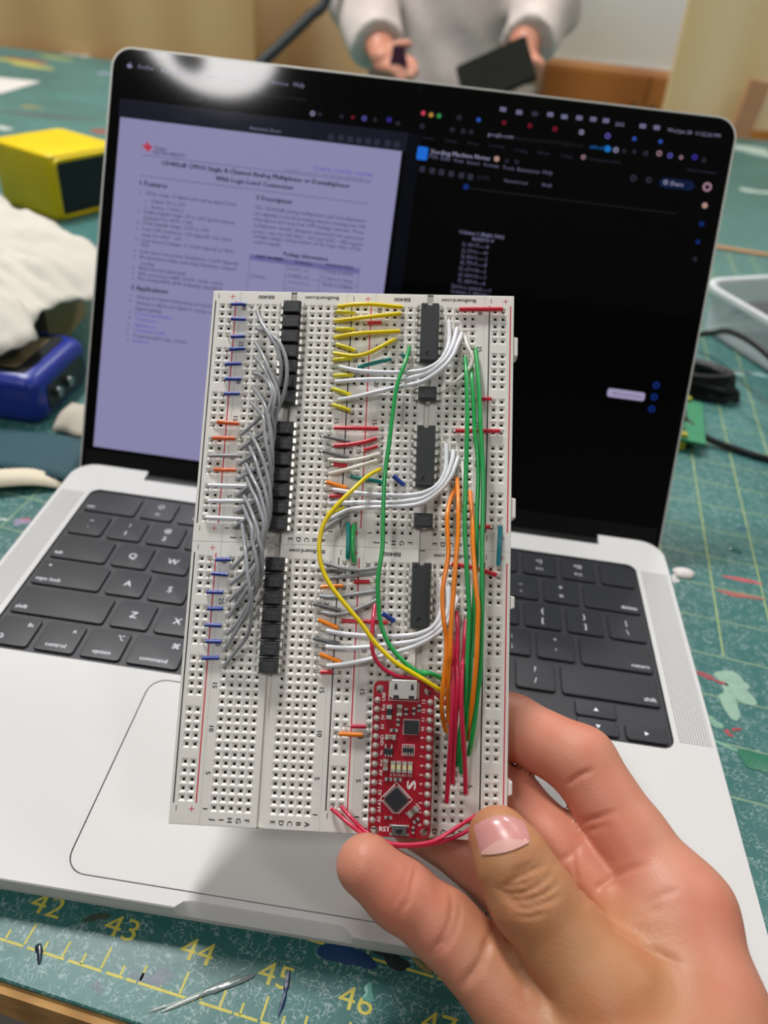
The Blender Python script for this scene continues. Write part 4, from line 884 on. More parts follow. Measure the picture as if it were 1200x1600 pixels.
('cream', 'bowed white jumper wire over the middle rail, upper of two', '', 0.66, '28.43,106.23,1.2;33.47,105.81,2;38.49,106.43,2.2;44.38,108.53,1.2', '27.94,106.71|44.88,109.25'),
('cream', 'slanted white jumper wire over the middle rail, lower of two', '', 0.66, '28.94,101.6,1.2;36.12,103.52,2.2;43.84,106.45,1.2', '27.94,101.63|44.88,106.71'),
('red', 'stubby red jumper wire between the two bowed white wires', '', 0.68, '30.13,104.78,1;34.46,104.4,1', '27.94,104.17|35.14,104.17'),
('orange', 'short orange jumper wire below the slanted white wire at the middle rail', '', 0.66, '28.12,99.05,1;34.81,97.34,1', '27.94,99.09|35.14,96.55'),
('teal', 'teal jumper wire passing under the yellow and green wires', '', 0.66, '35.51,101.19,1.1;41.25,100.11,1.6;46.27,99.41,1.2', '35.14,101.63|47.42,99.09'),
('blue', 'small blue jumper wire left of the middle chip', '', 0.72, '49.13,101.57,1.1;52.67,98.72,1.1', '47.42,101.63|52.5,99.09'),
('red', 'short red jumper wire under the yellow loop near row five', '', 0.62, '29.29,94.61,1;33.43,94.75,1', '27.94,94.01|35.14,94.01'),
('lemon', 'short pale yellow jumper wire half hidden by the yellow loop', '', 0.62, '28.84,89.06,1;34.37,91.09,1', '27.94,88.93|35.14,91.47'),
('grey', 'short grey jumper wire beneath the lowest white wire by row one', '', 0.62, '28.26,83.69,1;31.91,86.74,1.6;35.37,88.6,1', '27.94,83.85|35.14,88.93'),
('teal', 'upright teal jumper wire bridging the two halves at the middle rail', '', 0.7, '35.58,86.3,1.2;36,82.6,1.8;36.12,77.63,1.8;36.07,75.1,1.2', '35.14,86.39|35.14,73.66'),
('green', 'upright green jumper wire bridging the two halves at the middle rail', '', 0.66, '37.6,85.8,1.2;37.33,82.14,1.8;37.62,77.19,1.8;38.17,74.06,1.2', '37.68,86.39|37.68,73.66'),
('grey', 'bowed grey jumper wire, topmost below the yellow loop', '', 0.62, '28.95,73.45,1;31.95,72.76,2;35.73,71.83,2.4;40.64,71.7,2.4;44.26,72.36,2;46.14,73.25,1.2', '27.94,73.66|47.42,73.66'),
('grey_dark', 'short grey jumper wire between two long grey ones by the yellow loop', '', 0.62, '26.7,71.45,0.9;34.89,71.01,0.9', '25.4,71.12|35.14,71.12'),
('grey', 'nearly straight grey jumper wire, second long one below the yellow loop', '', 0.62, '30.81,69,1;38.22,69.95,1.8;46.47,71.13,1.2', '27.94,68.58|47.42,71.12'),
('red', 'short red jumper wire between long grey wires on the lower half', '', 0.66, '38.37,68.07,1;43.15,68.37,1', '37.68,68.58|44.88,68.58'),
('orange', 'short level orange jumper wire crossed by the yellow loop', '', 0.66, '28.3,66.19,1;35.11,66.79,1', '27.94,66.04|35.14,66.04'),
('grey', 'gently bowed grey jumper wire, third long one below the yellow loop', '', 0.62, '28.16,63.35,1;32.41,63.23,1.6;38.52,64.22,2;46.7,65.81,1.2', '27.94,63.5|47.42,66.04'),
('grey_dark', 'short slanted grey jumper wire right above the lowest long grey wire', '', 0.62, '26.32,60.89,0.9;34.75,59.29,0.9', '25.4,60.96|35.14,58.42'),
('grey', 'strongly bowed grey jumper wire, lowest long one below the yellow loop', '', 0.62, '29.17,58.45,1;32.7,57.92,1.6;36.37,58.46,2;41.15,60.45,2.2;46.56,63.37,1.2', '27.94,58.42|47.42,63.5'),
('orange', 'short slanted orange jumper wire, middle of three on the lower half', '', 0.66, '28.08,56.16,1;34.19,53.91,1', '27.94,55.88|35.14,53.34'),
('red', 'long level red jumper wire crossing the red curved wire', '', 0.64, '35.22,56.16,1;42.5,56.25,1.3;49.28,56.2,1', '35.14,55.88|49.96,55.88'),
('crimson', 'red wire curving down beside the yellow loop to the red board', '', 0.62, '45.09,61.35,1.6;44.97,55.96,5;44.89,50.07,6;45.9,45.93,6;48.39,42.81,6;51.75,41.11,6;52.7,40.7,6;56.46,40.26,6;60.24,39.06,6;63.69,36.45,5.5;64.21,36.05,4.5;65.7,34.81,3;67.1,32.94,1.4', '44.88,63.5|67.74,33.02'),
('blue', 'small blue jumper wire left of the lowest chip', '', 0.72, '47.43,58.87,1.1;51.33,56.69,1.1', '47.42,58.42|52.5,55.88'),
('grey_dark', 'short slanted grey jumper wire directly above the middle white wire', '', 0.62, '26.92,50.54,0.9;34.78,49.31,0.9', '25.4,50.8|35.14,48.26'),
('orange', 'short slanted orange jumper wire, lowest of three on the lower half', '', 0.66, '29.03,45.86,1;35.55,43.95,1', '27.94,45.72|37.68,43.18'),
('red', 'stubby red jumper wire at the lower left end of the white wires', '', 0.66, '29.56,40.67,1;33.3,40.83,1', '27.94,40.64|35.14,40.64'),
('red', 'long red jumper wire at the top right corner of the breadboard', '', 0.75, '68.24,157.43,1.2;82.26,157.8,1.2', '67.74,157.51|82.57,157.51'),
('cream', 'thin cream wire bending below the top white trio', '', 0.58, '70.32,148.11,1.2;71.01,144.4,3;72.41,141.09,4;72.59,138.7,4;71.15,135.49,4;67.76,132.32,3;64.66,130.09,1.2', '70.28,149.89|62.66,129.57'),
('red', 'short red jumper wire right of the green wires near row nineteen', '', 0.62, '74.56,127.41,0.9;79.1,127.66,0.9', '72.82,127.03|80.03,127.03'),
('red', 'long red jumper wire passing under the green wires at right', '', 0.68, '68.01,116.82,1;82.03,117.15,1', '67.74,116.87|82.57,116.87'),
('cream', 'thin cream wire bending behind the orange wires', '', 0.5, '70.37,106.75,1.2;70.81,101.04,3.4;71.08,96.02,3.4;70.61,92.54,3.2;68.38,90.48,2.4;65.02,88.95,1.2', '70.28,106.71|65.2,88.93'),
('red', 'short red jumper wire at the right rail above the upright teal wire', '', 0.66, '75.91,86.62,0.9;79.47,86.6,0.9', '72.82,86.39|80.03,86.39'),
('teal_blue', 'upright teal jumper wire bridging the halves on the right rail', '', 0.72, '82.61,86.81,1.2;82.39,81.76,1.8;82.2,74.71,1.2', '82.57,88.93|82.57,73.66'),
('red', 'long sloping red jumper wire under the green and orange wires', '', 0.66, '67.88,74.64,1;74.69,73.8,1.4;81.78,71.79,1', '67.74,73.66|82.57,71.12'),
('green', 'long green wire running down the right side, leftmost of the three', 'long green wires running down the right side', 0.7, '70.54,140.96,1.5;70.88,133.79,5;71.29,121.14,8;71.28,116.77,9;71.26,106.99,10;71.17,97.04,10.5;71.16,87.36,10.5;71.5,80.21,10.5;72.46,68.51,10;73.16,59.27,9.5;73.06,50.09,9;72.88,44.62,8.6;72.71,37.13,8;72.27,31.61,7;71.42,23.99,5;71.04,15.76,1.5', '70.28,142.27|70.28,15.24'),
('green', 'long green wire running down the right side, middle of the three', 'long green wires running down the right side', 0.7, '72.51,138.32,1.5;72.74,131.22,5;73.67,116.12,8;73.59,114.96,8.5;74.63,107.35,9;75.03,99.94,9;74.87,90.16,9;74.91,80.53,9;75,74.64,8.5;74.67,66.41,8;74.58,59.41,7.5;74.35,50.14,7;73.99,44.62,7;73.67,34.6,6.4;72.92,25.05,5;72.31,18.13,3;72.38,13.7,1.3', '72.82,139.73|72.82,12.7'),
('green', 'long green wire running down the right side, rightmost of the three', 'long green wires running down the right side', 0.7, '73.79,144,1.5;74.5,133.88,5;75.15,121.24,8;75.28,116.88,9;75.88,107.13,10;76.39,99.65,10.5;76.46,87.55,10.5;76.39,79.2,10.5;76.69,66.34,10;76.85,54.82,9.4;76.71,42.29,8.6;76.27,37.27,7.6;75.77,30.21,6;75.05,23.31,4;74.42,19.01,1.5', '72.82,144.81|72.82,17.78'),
('orange', 'long orange wire running down the right side, leftmost of the three', 'long orange wires running down to the red board', 0.7, '68.41,98.26,1.6;66.73,93.07,5;66.05,87.6,8;66.48,80.16,9.5;66.55,75.35,10;65.45,68.21,10.5;65.23,63.54,10.5;65.89,56.64,10.5;66.73,52.11,10;66.86,47.56,10;66.64,44.37,9.6;66.13,36.86,8.4;66.09,31.74,6;66.94,27.54,3;67.75,25.17,1.5', '67.74,99.09|67.74,22.86'),
('orange', 'long orange wire running down the right side, middle of the three', 'long orange wires running down to the red board', 0.7, '68.92,101.37,1.6;69.18,95.44,6;69.29,89.97,9;69.26,82.44,11;68.89,76.38,12;68.36,65.88,12;67.91,56.68,12;67.83,47.62,11.5;67.63,44.43,10;67.67,38.15,8;67.99,32.21,4.5;68.47,27.46,1.5', '67.74,101.63|67.74,25.4'),
('orange', 'long orange wire running down the right side, rightmost of the three', 'long orange wires running down to the red board', 0.7, '73.05,97.45,1.6;73.4,90.64,6;73.67,85.29,9;73.8,78.33,11;74.78,67.28,12;75.48,61.55,12;75.54,54.73,11.5;75.49,47.94,11;75.23,42.28,10;74.78,34.76,8;74.2,26.98,4;74.06,23.22,1.5', '72.82,99.09|72.82,22.86'),
('crimson', 'long pinkish red wire beside the red board, leftmost of the three', 'long pinkish red wires beside the red board', 0.68, '68.38,54.38,2;68.78,49.91,6.5;69.01,43.07,8;68.99,42.95,8.6;69.07,34.57,9;68.89,24.65,7.5;68.58,13.21,4;68.39,5.33,1.4', '67.74,55.88|67.74,5.08'),
('crimson', 'long pinkish red wire beside the red board, middle of the three', 'long pinkish red wires beside the red board', 0.68, '69.93,60.18,1.5;70.14,54.63,5;70.19,47.67,7.5;70.07,44.51,9;70.29,37.11,9.4;70.08,27.14,7.5;69.97,18.16,4;69.97,10.66,1.4', '70.28,60.96|70.28,10.16'),
('crimson', 'long pinkish red wire beside the red board, rightmost of the three', 'long pinkish red wires beside the red board', 0.68, '72.68,57.66,1.5;72.27,52.38,5;71.8,45.47,8;71.56,44.58,9.5;71.4,34.74,10;72.27,24.92,8.5;73.34,14.74,4.5;73.78,8.04,1.4', '72.82,58.42|72.82,7.62'),
('crimson', 'short pinkish red jumper wire left of the red board, above an orange one', '', 0.62, '39.57,25.35,1;44.04,25.46,1', '37.68,25.4|44.88,25.4'),
('orange', 'short orange jumper wire left of the red board, below a red one', '', 0.66, '36.14,22.99,1;43.14,23.02,1', '35.14,22.86|44.88,22.86'),
('crimson', 'lower of two red wires looping under the red board to the thumb', '', 0.62, '35.05,1.9,1.4;38.78,-0.08,4;42.37,-2.06,6;47.27,-4.32,7;53.11,-5.59,7.5;58.14,-5.66,7.5;63.5,-4.99,7;68.87,-3.76,6;73.41,-1.99,4.5;76.19,-0.28,3;76.49,-0.17,1.2', '35.14,2.54|'),
('crimson', 'upper of two red wires looping under the red board to the thumb', '', 0.62, '37.82,2.68,1.4;40.97,0.38,4;44.94,-2.44,6;48.73,-3.93,7.6;53.12,-5.04,8.4;58.85,-5.02,8.6;64.53,-4.02,8;68.8,-1.94,6.5;73.52,0.78,4.5;75.78,1.79,3;76.81,2.16,1.2', '37.68,2.54|'),
]

WC = dict(blue='27419c', orange_red='e2652a', grey='9c9fa4', grey_dark='6f7072', white='eceef4', cream='ece8de', yellow='f2d608', lemon='e2d62a', red='d22f3e', teal='0d7f78', teal_blue='0f7f8e', green='22a552', orange='f98a1c', crimson='cc2549')
for c_, lab, grp, r_, ps, es in WIRES:
    P_ = [tuple(float(v) for v in a.split(',')) for a in ps.split(';')]
    o_ = Vector((P_[0][0], P_[0][1], 0)); Q_ = smooth_path(P_, 6 if len(P_) < 8 else 4)
    Q_ = [(a-o_.x, b-o_.y, c) for a, b, c in Q_]
    w_ = MB().tube(Q_, r_, 10)
    w_ = w_.build('jumper_wire', mat('insulation_'+c_, WC[c_], .33, var=.08, vscale=250, coat=.3), None, BM @ T(*o_), sharp=60, label=lab, cat='wire', group=grp or None)
    for k, e_ in enumerate(es.split('|')):
        if not e_: continue
        hx, hy = (float(v) for v in e_.split(',')); a_, n_ = (Q_[0], Q_[1]) if k == 0 else (Q_[-1], Q_[-2])
        hx -= o_.x; hy -= o_.y; d_ = (Vector(a_)-Vector(n_)).normalized(); A = Vector(a_)
        pth = smooth_path([tuple(A-d_*.6), tuple(A+d_*.3), (hx*.75+A.x*.25, hy*.75+A.y*.25, max(.55, A.z*.6)), (hx, hy, -.2), (hx, hy, -2.2)], 3)
        MB().tube(pth, .27, 6).build('bare_end', mat('tinned_copper', 'd6d2c8', .28, .6), w_)

# ------------------------------------------------------------------ red microcontroller board plugged into the right half
pc = empty('microcontroller_board', BM @ T(55.04, .55, 0), label='small red microcontroller board with silver USB socket plugged into the breadboard', cat='circuit board')
red_m = mat('solder_mask_red', '9c1024', .35, var=.1, vscale=300, coat=.3); silk = mat('silkscreen', 'e6dcdc', .6); blk = mat('smd_black', '22252a', .5, bump=.2, bscale=5000)
PZ0, PZ1 = 5.6, 7.2
out_ = rrect(-8.85, 8.75, -4.15, 38.6, 1.8, 5); hl_ = [circ(-7.0, 36.3, 1.15, 16), circ(6.95, 36.3, 1.15, 16), circ(-7.0, -2.6, 1.15, 16), circ(6.95, -2.6, 1.15, 16)]
m_ = MB(); v, f = fill_holes(out_, hl_, PZ1); m_.add(v, f); v, f = fill_holes(out_, hl_, PZ0); m_.add(v, [q[::-1] for q in f])
for k, lp in enumerate([out_]+hl_):
    n = len(lp); q = [(i, (i+1) % n, n+(i+1) % n, n+i) for i in range(n)]
    m_.add([(x, y, PZ0) for x, y in lp]+[(x, y, PZ1) for x, y in lp], q if k == 0 else [a[::-1] for a in q])
m_.build('circuit_substrate', red_m, pc, sharp=30)
solder = mat('solder', 'd6d4ce', .25, .6, bump=.3, bscale=2500)
blob = MB().lathe([(.98, PZ1), (.9, PZ1+.25), (.6, PZ1+.6), (.32, PZ1+.95), (.28, PZ1+1.25), (.1, PZ1+1.3)], 12).mesh('solder_joint', [solder])
pinm = MB().box(-.3, .3, -.3, .3, -2.2, PZ0).mesh('header_pin', [tin])
for sx in (-7.62, 7.62):
    MB().box(sx-1.25, sx+1.25, -1.25, 34.27, 3.0, PZ0).build('pin_header', mat('header_black', '17181b', .5), pc)
    for k in range(14): obj('solder_joint', blob, pc, T(sx, k*PT+.1, 0)); obj('header_pin', pinm, pc, T(sx, k*PT-.55, 0))
usb = MB().prism(rrect(-3.75, 3.7, 33.9, 39.3, .4, 3), PZ1, PZ1+2.5, bev=.25).build('usb_socket', mat('usb_steel', 'dededa', .3, .5, bump=.1, bscale=900), pc)
for sx in (-1, 1):
    MB().prism([(sx*2.35-.5, 36.5), (sx*2.35+.5, 36.5), (sx*2.35+.3, 38.1), (sx*2.35-.3, 38.1)], PZ1+2.45, PZ1+2.53).build('latch_slot', blk, usb)
    MB().box(sx*2.2-.8, sx*2.2+.8, 34.0, 34.9, PZ1+2.4, PZ1+2.53).build('rear_slot', blk, usb)
    MB().box(sx*4.05-.3, sx*4.05+.3, 34.2, 38.6, PZ1, PZ1+.5).build('mounting_tab', tin, usb)
MB().box(-3.4, 3.3, 39.2, 39.45, PZ1+.3, PZ1+2.2).build('socket_mouth', blk, usb)
def smd(name, x0, x1, y0, y1, h, m, ends=None, M=None):
    o = MB().prism([(x0, y0), (x1, y0), (x1, y1), (x0, y1)], PZ1, PZ1+h, bev=min(.12, h*.3)).build(name, m, pc, M)
    if ends:
        vert = (y1-y0) > (x1-x0)
        for s_ in (0, 1):
            if vert: e = (y0-.08, y0+(y1-y0)*.27) if s_ == 0 else (y1-(y1-y0)*.27, y1+.08); MB().box(x0-.05, x1+.05, e[0], e[1], PZ1, PZ1+h+.04).build('terminal', solder, o)
            else: e = (x0-.08, x0+(x1-x0)*.3) if s_ == 0 else (x1-(x1-x0)*.3, x1+.08); MB().box(e[0], e[1], y0-.05, y1+.05, PZ1, PZ1+h+.04).build('terminal', solder, o)
    return o
tan = mat('capacitor_tan', '8f7a66', .5); gry = mat('resistor_dark', '34343a', .5)
smd('diode', -4.85, -3.35, 28.1, 31.9, 1., blk, 1); smd('capacitor', -1.85, -.4, 29.1, 32.1, .9, tan, 1); smd('capacitor', -4.9, -2.0, 22.4, 23.6, .9, tan, 1); smd('capacitor', -5.2, -3.9, 13.9, 16.8, .9, tan, 1)
for r_ in ((.35, 1.2, 29.4, 31.2), (2.6, 3.4, 29.6, 31.5), (4.1, 4.9, 30.5, 32.3), (-1.85, -1.0, 26.3, 28.1), (3.6, 4.3, -2.8, -1.1)): smd('resistor', *r_, .45, gry, 1)
for r_ in ((-3.6, -1.5, 24.5, 25.3), (-4.5, -2.6, 11.0, 11.8), (-1.9, .1, 11.0, 11.8), (-4.2, -2.2, .7, 1.35)): smd('resistor', *r_, .45, gry, 1)
smd('resistor', -.9, .9, -.38, .38, .45, gry, 1, T(4.7, .65, 0) @ Rz(40))
smd('usb_chip', .35, 4.5, 24.1, 27.9, .85, blk)
rg_ = smd('regulator', -5.1, -2.6, 18.3, 19.9, 1.1, blk)
for x_ in (-4.7, -3.85, -3.0): MB().box(x_-.2, x_+.2, 17.5, 18.35, PZ1, PZ1+.5).build('lead', tin, rg_)
for x_ in (-4.7, -3.0): MB().box(x_-.2, x_+.2, 19.85, 20.9, PZ1, PZ1+.5).build('lead', tin, rg_)
ra = smd('resistor_array', .3, 3.3, 18.9, 20.3, .6, blk)
for x_ in (.65, 1.4, 2.2, 2.95):
    for y_ in (18.75, 20.5): MB().box(x_-.22, x_+.22, y_-.35, y_+.35, PZ1, PZ1+.55).build('terminal', solder, ra)
ledm = mat('led_lens', 'd9d3a4', .3, sss=.2)
for x_ in (-2.38, -.75, .88, 2.5):
    o = smd('indicator_light', x_-.6, x_+.6, 13.5, 16.4, .8, ledm, 1); 
mcu = MB().prism(rrect(-2.45, 2.45, -2.45, 2.45, .15, 2), PZ1+.15, PZ1+1.1, bev=.15).build('processor_chip', blk, pc, T(-1.12, 6.1, 0) @ Rz(45))
for k in range(8):
    for a in range(4): MB().box(-2.1+k*.6-.13, -2.1+k*.6+.13, 2.4, 3.15, PZ1, PZ1+.25).build('lead', tin, mcu, Rz(90*a))
smd('crystal', -1.5, 1.5, -.75, .75, .9, mat('crystal_can', 'a8a296', .3, .8), 1, T(3.8, 3.1, 0) @ Rz(42))
bt = smd('reset_button', -2.1, 2.1, -3.6, -.7, 1.1, mat('button_steel', '9a9c9c', .3, .85))
MB().prism([(.95*math.cos(a)-.05, .72*math.sin(a)-2.15) for a in np.radians(np.arange(0, 360, 20))], PZ1+1., PZ1+1.6, bev=.15).build('button_cap', mat('button_black', '1c1d22', .5), bt)
for x_ in (-2.4, 2.4):
    for y_ in (-3.3, -1.0): MB().box(x_-.3, x_+.3, y_-.3, y_+.3, PZ1, PZ1+.4).build('terminal', solder, bt)
sk = MB(); z_ = PZ1+.03
def ln(pts, w_=.1):
    for a, c in zip(pts[:-1], pts[1:]):
        d_ = Vector((c[0]-a[0], c[1]-a[1])).normalized()*w_; n_ = Vector((-d_.y, d_.x)); e_ = d_*.5
        sk.add([(a[0]-n_.x-e_.x, a[1]-n_.y-e_.y, z_), (c[0]-n_.x+e_.x, c[1]-n_.y+e_.y, z_), (c[0]+n_.x+e_.x, c[1]+n_.y+e_.y, z_), (a[0]+n_.x-e_.x, a[1]+n_.y-e_.y, z_)], [(0, 1, 2, 3)])
ln([(-4.35, 38.5), (-4.35, 33.3), (4.2, 33.3), (4.2, 38.5)], .09); ln([(-1.2, 10.6), (3.4, 6.1), (-.2, 2.3), (-2.0, 2.3), (-5.65, 6.0), (-1.2, 10.6)], .09); ln([(.15, 24.0), (.15, 28.1), (4.65, 28.1), (4.65, 24.6), (4.2, 23.95), (.15, 23.95)], .08)
ln([(.05, 18.1), (.05, 21.1), (3.5, 21.1), (3.5, 18.1), (.05, 18.1)], .07); ln([(4.5, 5.2), (5.8, 3.8)], .1); ln([(1.7, 2.6), (3.1, 1.1)], .1)
for s_, y_ in (('USB', 34.2), ('Rst', 31.2), ('3V', 28.4), ('5V', 25.8), ('GND', 22.0), ('Vin', 18.5), ('Aref', 15.7), ('A0', 13.0), ('A1', 10.3), ('A2', 7.6), ('A3', 4.9), ('A4', 3.0), ('A5', .4)): put_text(sk, s_, -5.85, y_, h=.95 if s_ not in ('Vin', 'Aref') else .7, rot=90, z=z_, bold=.04)
for k in range(14): put_text(sk, str(13-k), 5.7, 33.3-k*PT+(.0 if k < 13 else -.8), h=.95, rot=90, z=z_, bold=.04)
for s_, x_ in (('13', -2.38), ('ON', -.75), ('RX', .92), ('TX', 2.5)): put_text(sk, s_, x_, 12.6, h=.75, w=1.25, z=z_)
put_text(sk, 'RST', -4.1, -2.1, h=1.3, z=z_, bold=.07); put_text(sk, 'S', 3.0, 10.1, h=2.5, rot=90, z=z_, bold=.28, w=2.0)
sk.build('silkscreen_print', silk, pc, sharp=None)
tr = MB(); z_ = PZ1+.012; rnd = random.Random(5)
for k in range(7): x_ = -.2+k*.62; tr.add([(x_, 8.2-k*.5, z_), (x_+.12, 8.2-k*.5, z_), (x_+3.2, 11.4-k*.5, z_), (x_+3.08, 11.4-k*.5, z_)], [(0, 1, 2, 3)])
for k in range(6): x_ = 4.0+.0*k; y_ = 15.8-k*.7; tr.add([(x_, y_, z_), (x_+1.2, y_+1.2, z_), (x_+1.2, y_+1.34, z_), (x_, y_+.14, z_)], [(0, 1, 2, 3)])
for k in range(5): x_ = -2.9+k*.9; tr.add([(x_, -.2, z_), (x_+.12, -.2, z_), (x_+.12, 2., z_), (x_, 2., z_)], [(0, 1, 2, 3)])
tr.build('copper_traces', mat('trace_red', 'c9303c', .35, coat=.3), pc, sharp=None)

# ------------------------------------------------------------------ soft bodies: signed distance fields turned into one continuous mesh
def smin(a, b, k):
    h = np.clip(.5+.5*(b-a)/k, 0, 1); return b*(1-h)+a*h-k*h*(1-h)
def cone(P, a, b, ra, rb, n=None, s=1.):
    a = np.asarray(a, float); b = np.asarray(b, float)
    if n is not None:
        n = np.asarray(n, float); n = n/np.linalg.norm(n)
        P = P+((P-a) @ n)[..., None]*n*(1/s-1); b = b+((b-a) @ n)*n*(1/s-1)
    d = b-a; L = max(d @ d, 1e-9); t = np.clip(((P-a) @ d)/L, 0, 1)
    q = P-a-t[..., None]*d
    return np.sqrt((q*q).sum(-1))-(ra+(rb-ra)*t)
def chain(P, pts, k=2.5, n=None, s=1.):
    d = None
    for (a, ra), (b, rb) in zip(pts[:-1], pts[1:]):
        e = cone(P, a, b, ra, rb, n, s); d = e if d is None else smin(d, e, k)
    return d
def surface_nets(fun, lo, hi, h):
    lo = np.array(lo, float); n = np.ceil((np.array(hi)-lo)/h).astype(int)+1
    ax = [lo[i]+h*np.arange(n[i]) for i in range(3)]
    g = np.empty(n)
    for i in range(n[0]):
        Y, Z = np.meshgrid(ax[1], ax[2], indexing='ij'); g[i] = fun(np.stack([np.full_like(Y, ax[0][i]), Y, Z], -1))
    c = n-1; acc = np.zeros((*c, 3)); cnt = np.zeros(c)
    for axis in range(3):
        o1, o2 = [k for k in range(3) if k != axis]
        for d1 in (0, 1):
            for d2 in (0, 1):
                sa = [None]*3; sb = [None]*3
                sa[axis] = slice(0, c[axis]); sb[axis] = slice(1, c[axis]+1)
                for o, d in ((o1, d1), (o2, d2)): sa[o] = sb[o] = slice(d, d+c[o])
                ga, gb = g[tuple(sa)], g[tuple(sb)]; m = (ga < 0) != (gb < 0)
                t = np.where(m, ga/np.where(m, ga-gb, 1), 0)
                off = np.zeros((*c, 3)); off[..., axis] = t; off[..., o1] = d1; off[..., o2] = d2
                acc += off*m[..., None]; cnt += m
    act = cnt > 0; idx = -np.ones(c, int); idx[act] = np.arange(act.sum())
    I, J, K = np.nonzero(act); V = (np.stack([I, J, K], 1)+acc[act]/cnt[act][:, None])*h+lo
    F = []
    for axis in range(3):
        o1, o2 = ((1, 2), (2, 0), (0, 1))[axis]
        sl = [slice(1, c[k]) for k in range(3)]; sl[axis] = slice(0, c[axis])
        s2 = list(sl); s2[axis] = slice(1, c[axis]+1)
        ga, gb = g[tuple(sl)], g[tuple(s2)]; m = (ga < 0) != (gb < 0); p = np.stack(np.nonzero(m), 1)
        for k in range(3):
            if k != axis: p[:, k] += 1
        inside = ga[m] < 0
        def cell(d1, d2):
            q = p.copy(); q[:, o1] -= d1; q[:, o2] -= d2; return idx[q[:, 0], q[:, 1], q[:, 2]]
        q = np.stack([cell(0, 0), cell(1, 0), cell(1, 1), cell(0, 1)], 1); q[~inside] = q[~inside][:, ::-1]; F.append(q)
    return V, np.concatenate(F)
def soft_mesh(name, V, F, mats, tone=None):
    me = bpy.data.meshes.new(name); me.from_pydata((V*S).tolist(), [], F.tolist())
    for m in mats: me.materials.append(m)
    me.polygons.foreach_set('use_smooth', [True]*len(me.polygons))
    if tone is not None:
        a = me.attributes.new('tone', 'FLOAT', 'POINT'); a.data.foreach_set('value', np.asarray(tone, np.float32))
    me.update(); return me

# ------------------------------------------------------------------ hand holding the breadboard
HAND = {'thumb': [((218.26, 11.34, 60.04), 8.4), ((222.15, 6.01, 58.55), 9.7), ((227.88, -0.35, 53.94), 11.1), ((238.08, -7.13, 46.83), 11.8), ((250.56, -18.04, 43.22), 14.4), ((263.53, -35.25, 34.61), 17.6)],
 'index': [((200.08, 55.73, 59.26), 8), ((223.45, 52.95, 55.68), 9.7), ((244.9, 43.66, 55.23), 10.6), ((259.69, 24.68, 47.48), 11.2), ((272.65, 7.3, 41.95), 14.5)],
 'middle': [((200.34, 43.83, 46.93), 8.5), ((226.16, 37.37, 39.99), 9.0), ((239.24, 25.3, 38.13), 9.5), ((262.78, 3.07, 35.41), 13)],
 'ring': [((197.02, 29.03, 32.68), 8.5), ((215.79, 22.08, 30.53), 9.2), ((235.42, 7.67, 28.44), 10.2), ((254.05, -6.56, 26.67), 13)],
 'pinky': [((183.59, 4.06, 47.89), 8.5), ((193.81, 0.23, 42.99), 9.1), ((206.79, -4.0, 37.37), 9.5), ((227.0, -16.0, 30.98), 11.3), ((240.54, -27.29, 28.45), 14.3)]}
PALM = [[((271.82, 6.25, 43.93), 14.3), ((273.79, -17.92, 36.84), 17.8), ((262.96, -51.37, 36.6), 23)],
 [((261.51, 0.21, 38.35), 12.8), ((263.8, -24.9, 31.65), 17), ((258.68, -51.88, 36.23), 23)],
 [((252.26, -10.17, 31.96), 12.6), ((256.15, -32.86, 31.63), 16.8), ((254.41, -52.38, 35.86), 23)],
 [((240.54, -27.29, 28.45), 14.3), ((248.03, -52.61, 32.68), 20)],
 [((257.26, -52.04, 36.1), 24), ((252.56, -93.07, 25.5), 26)]]
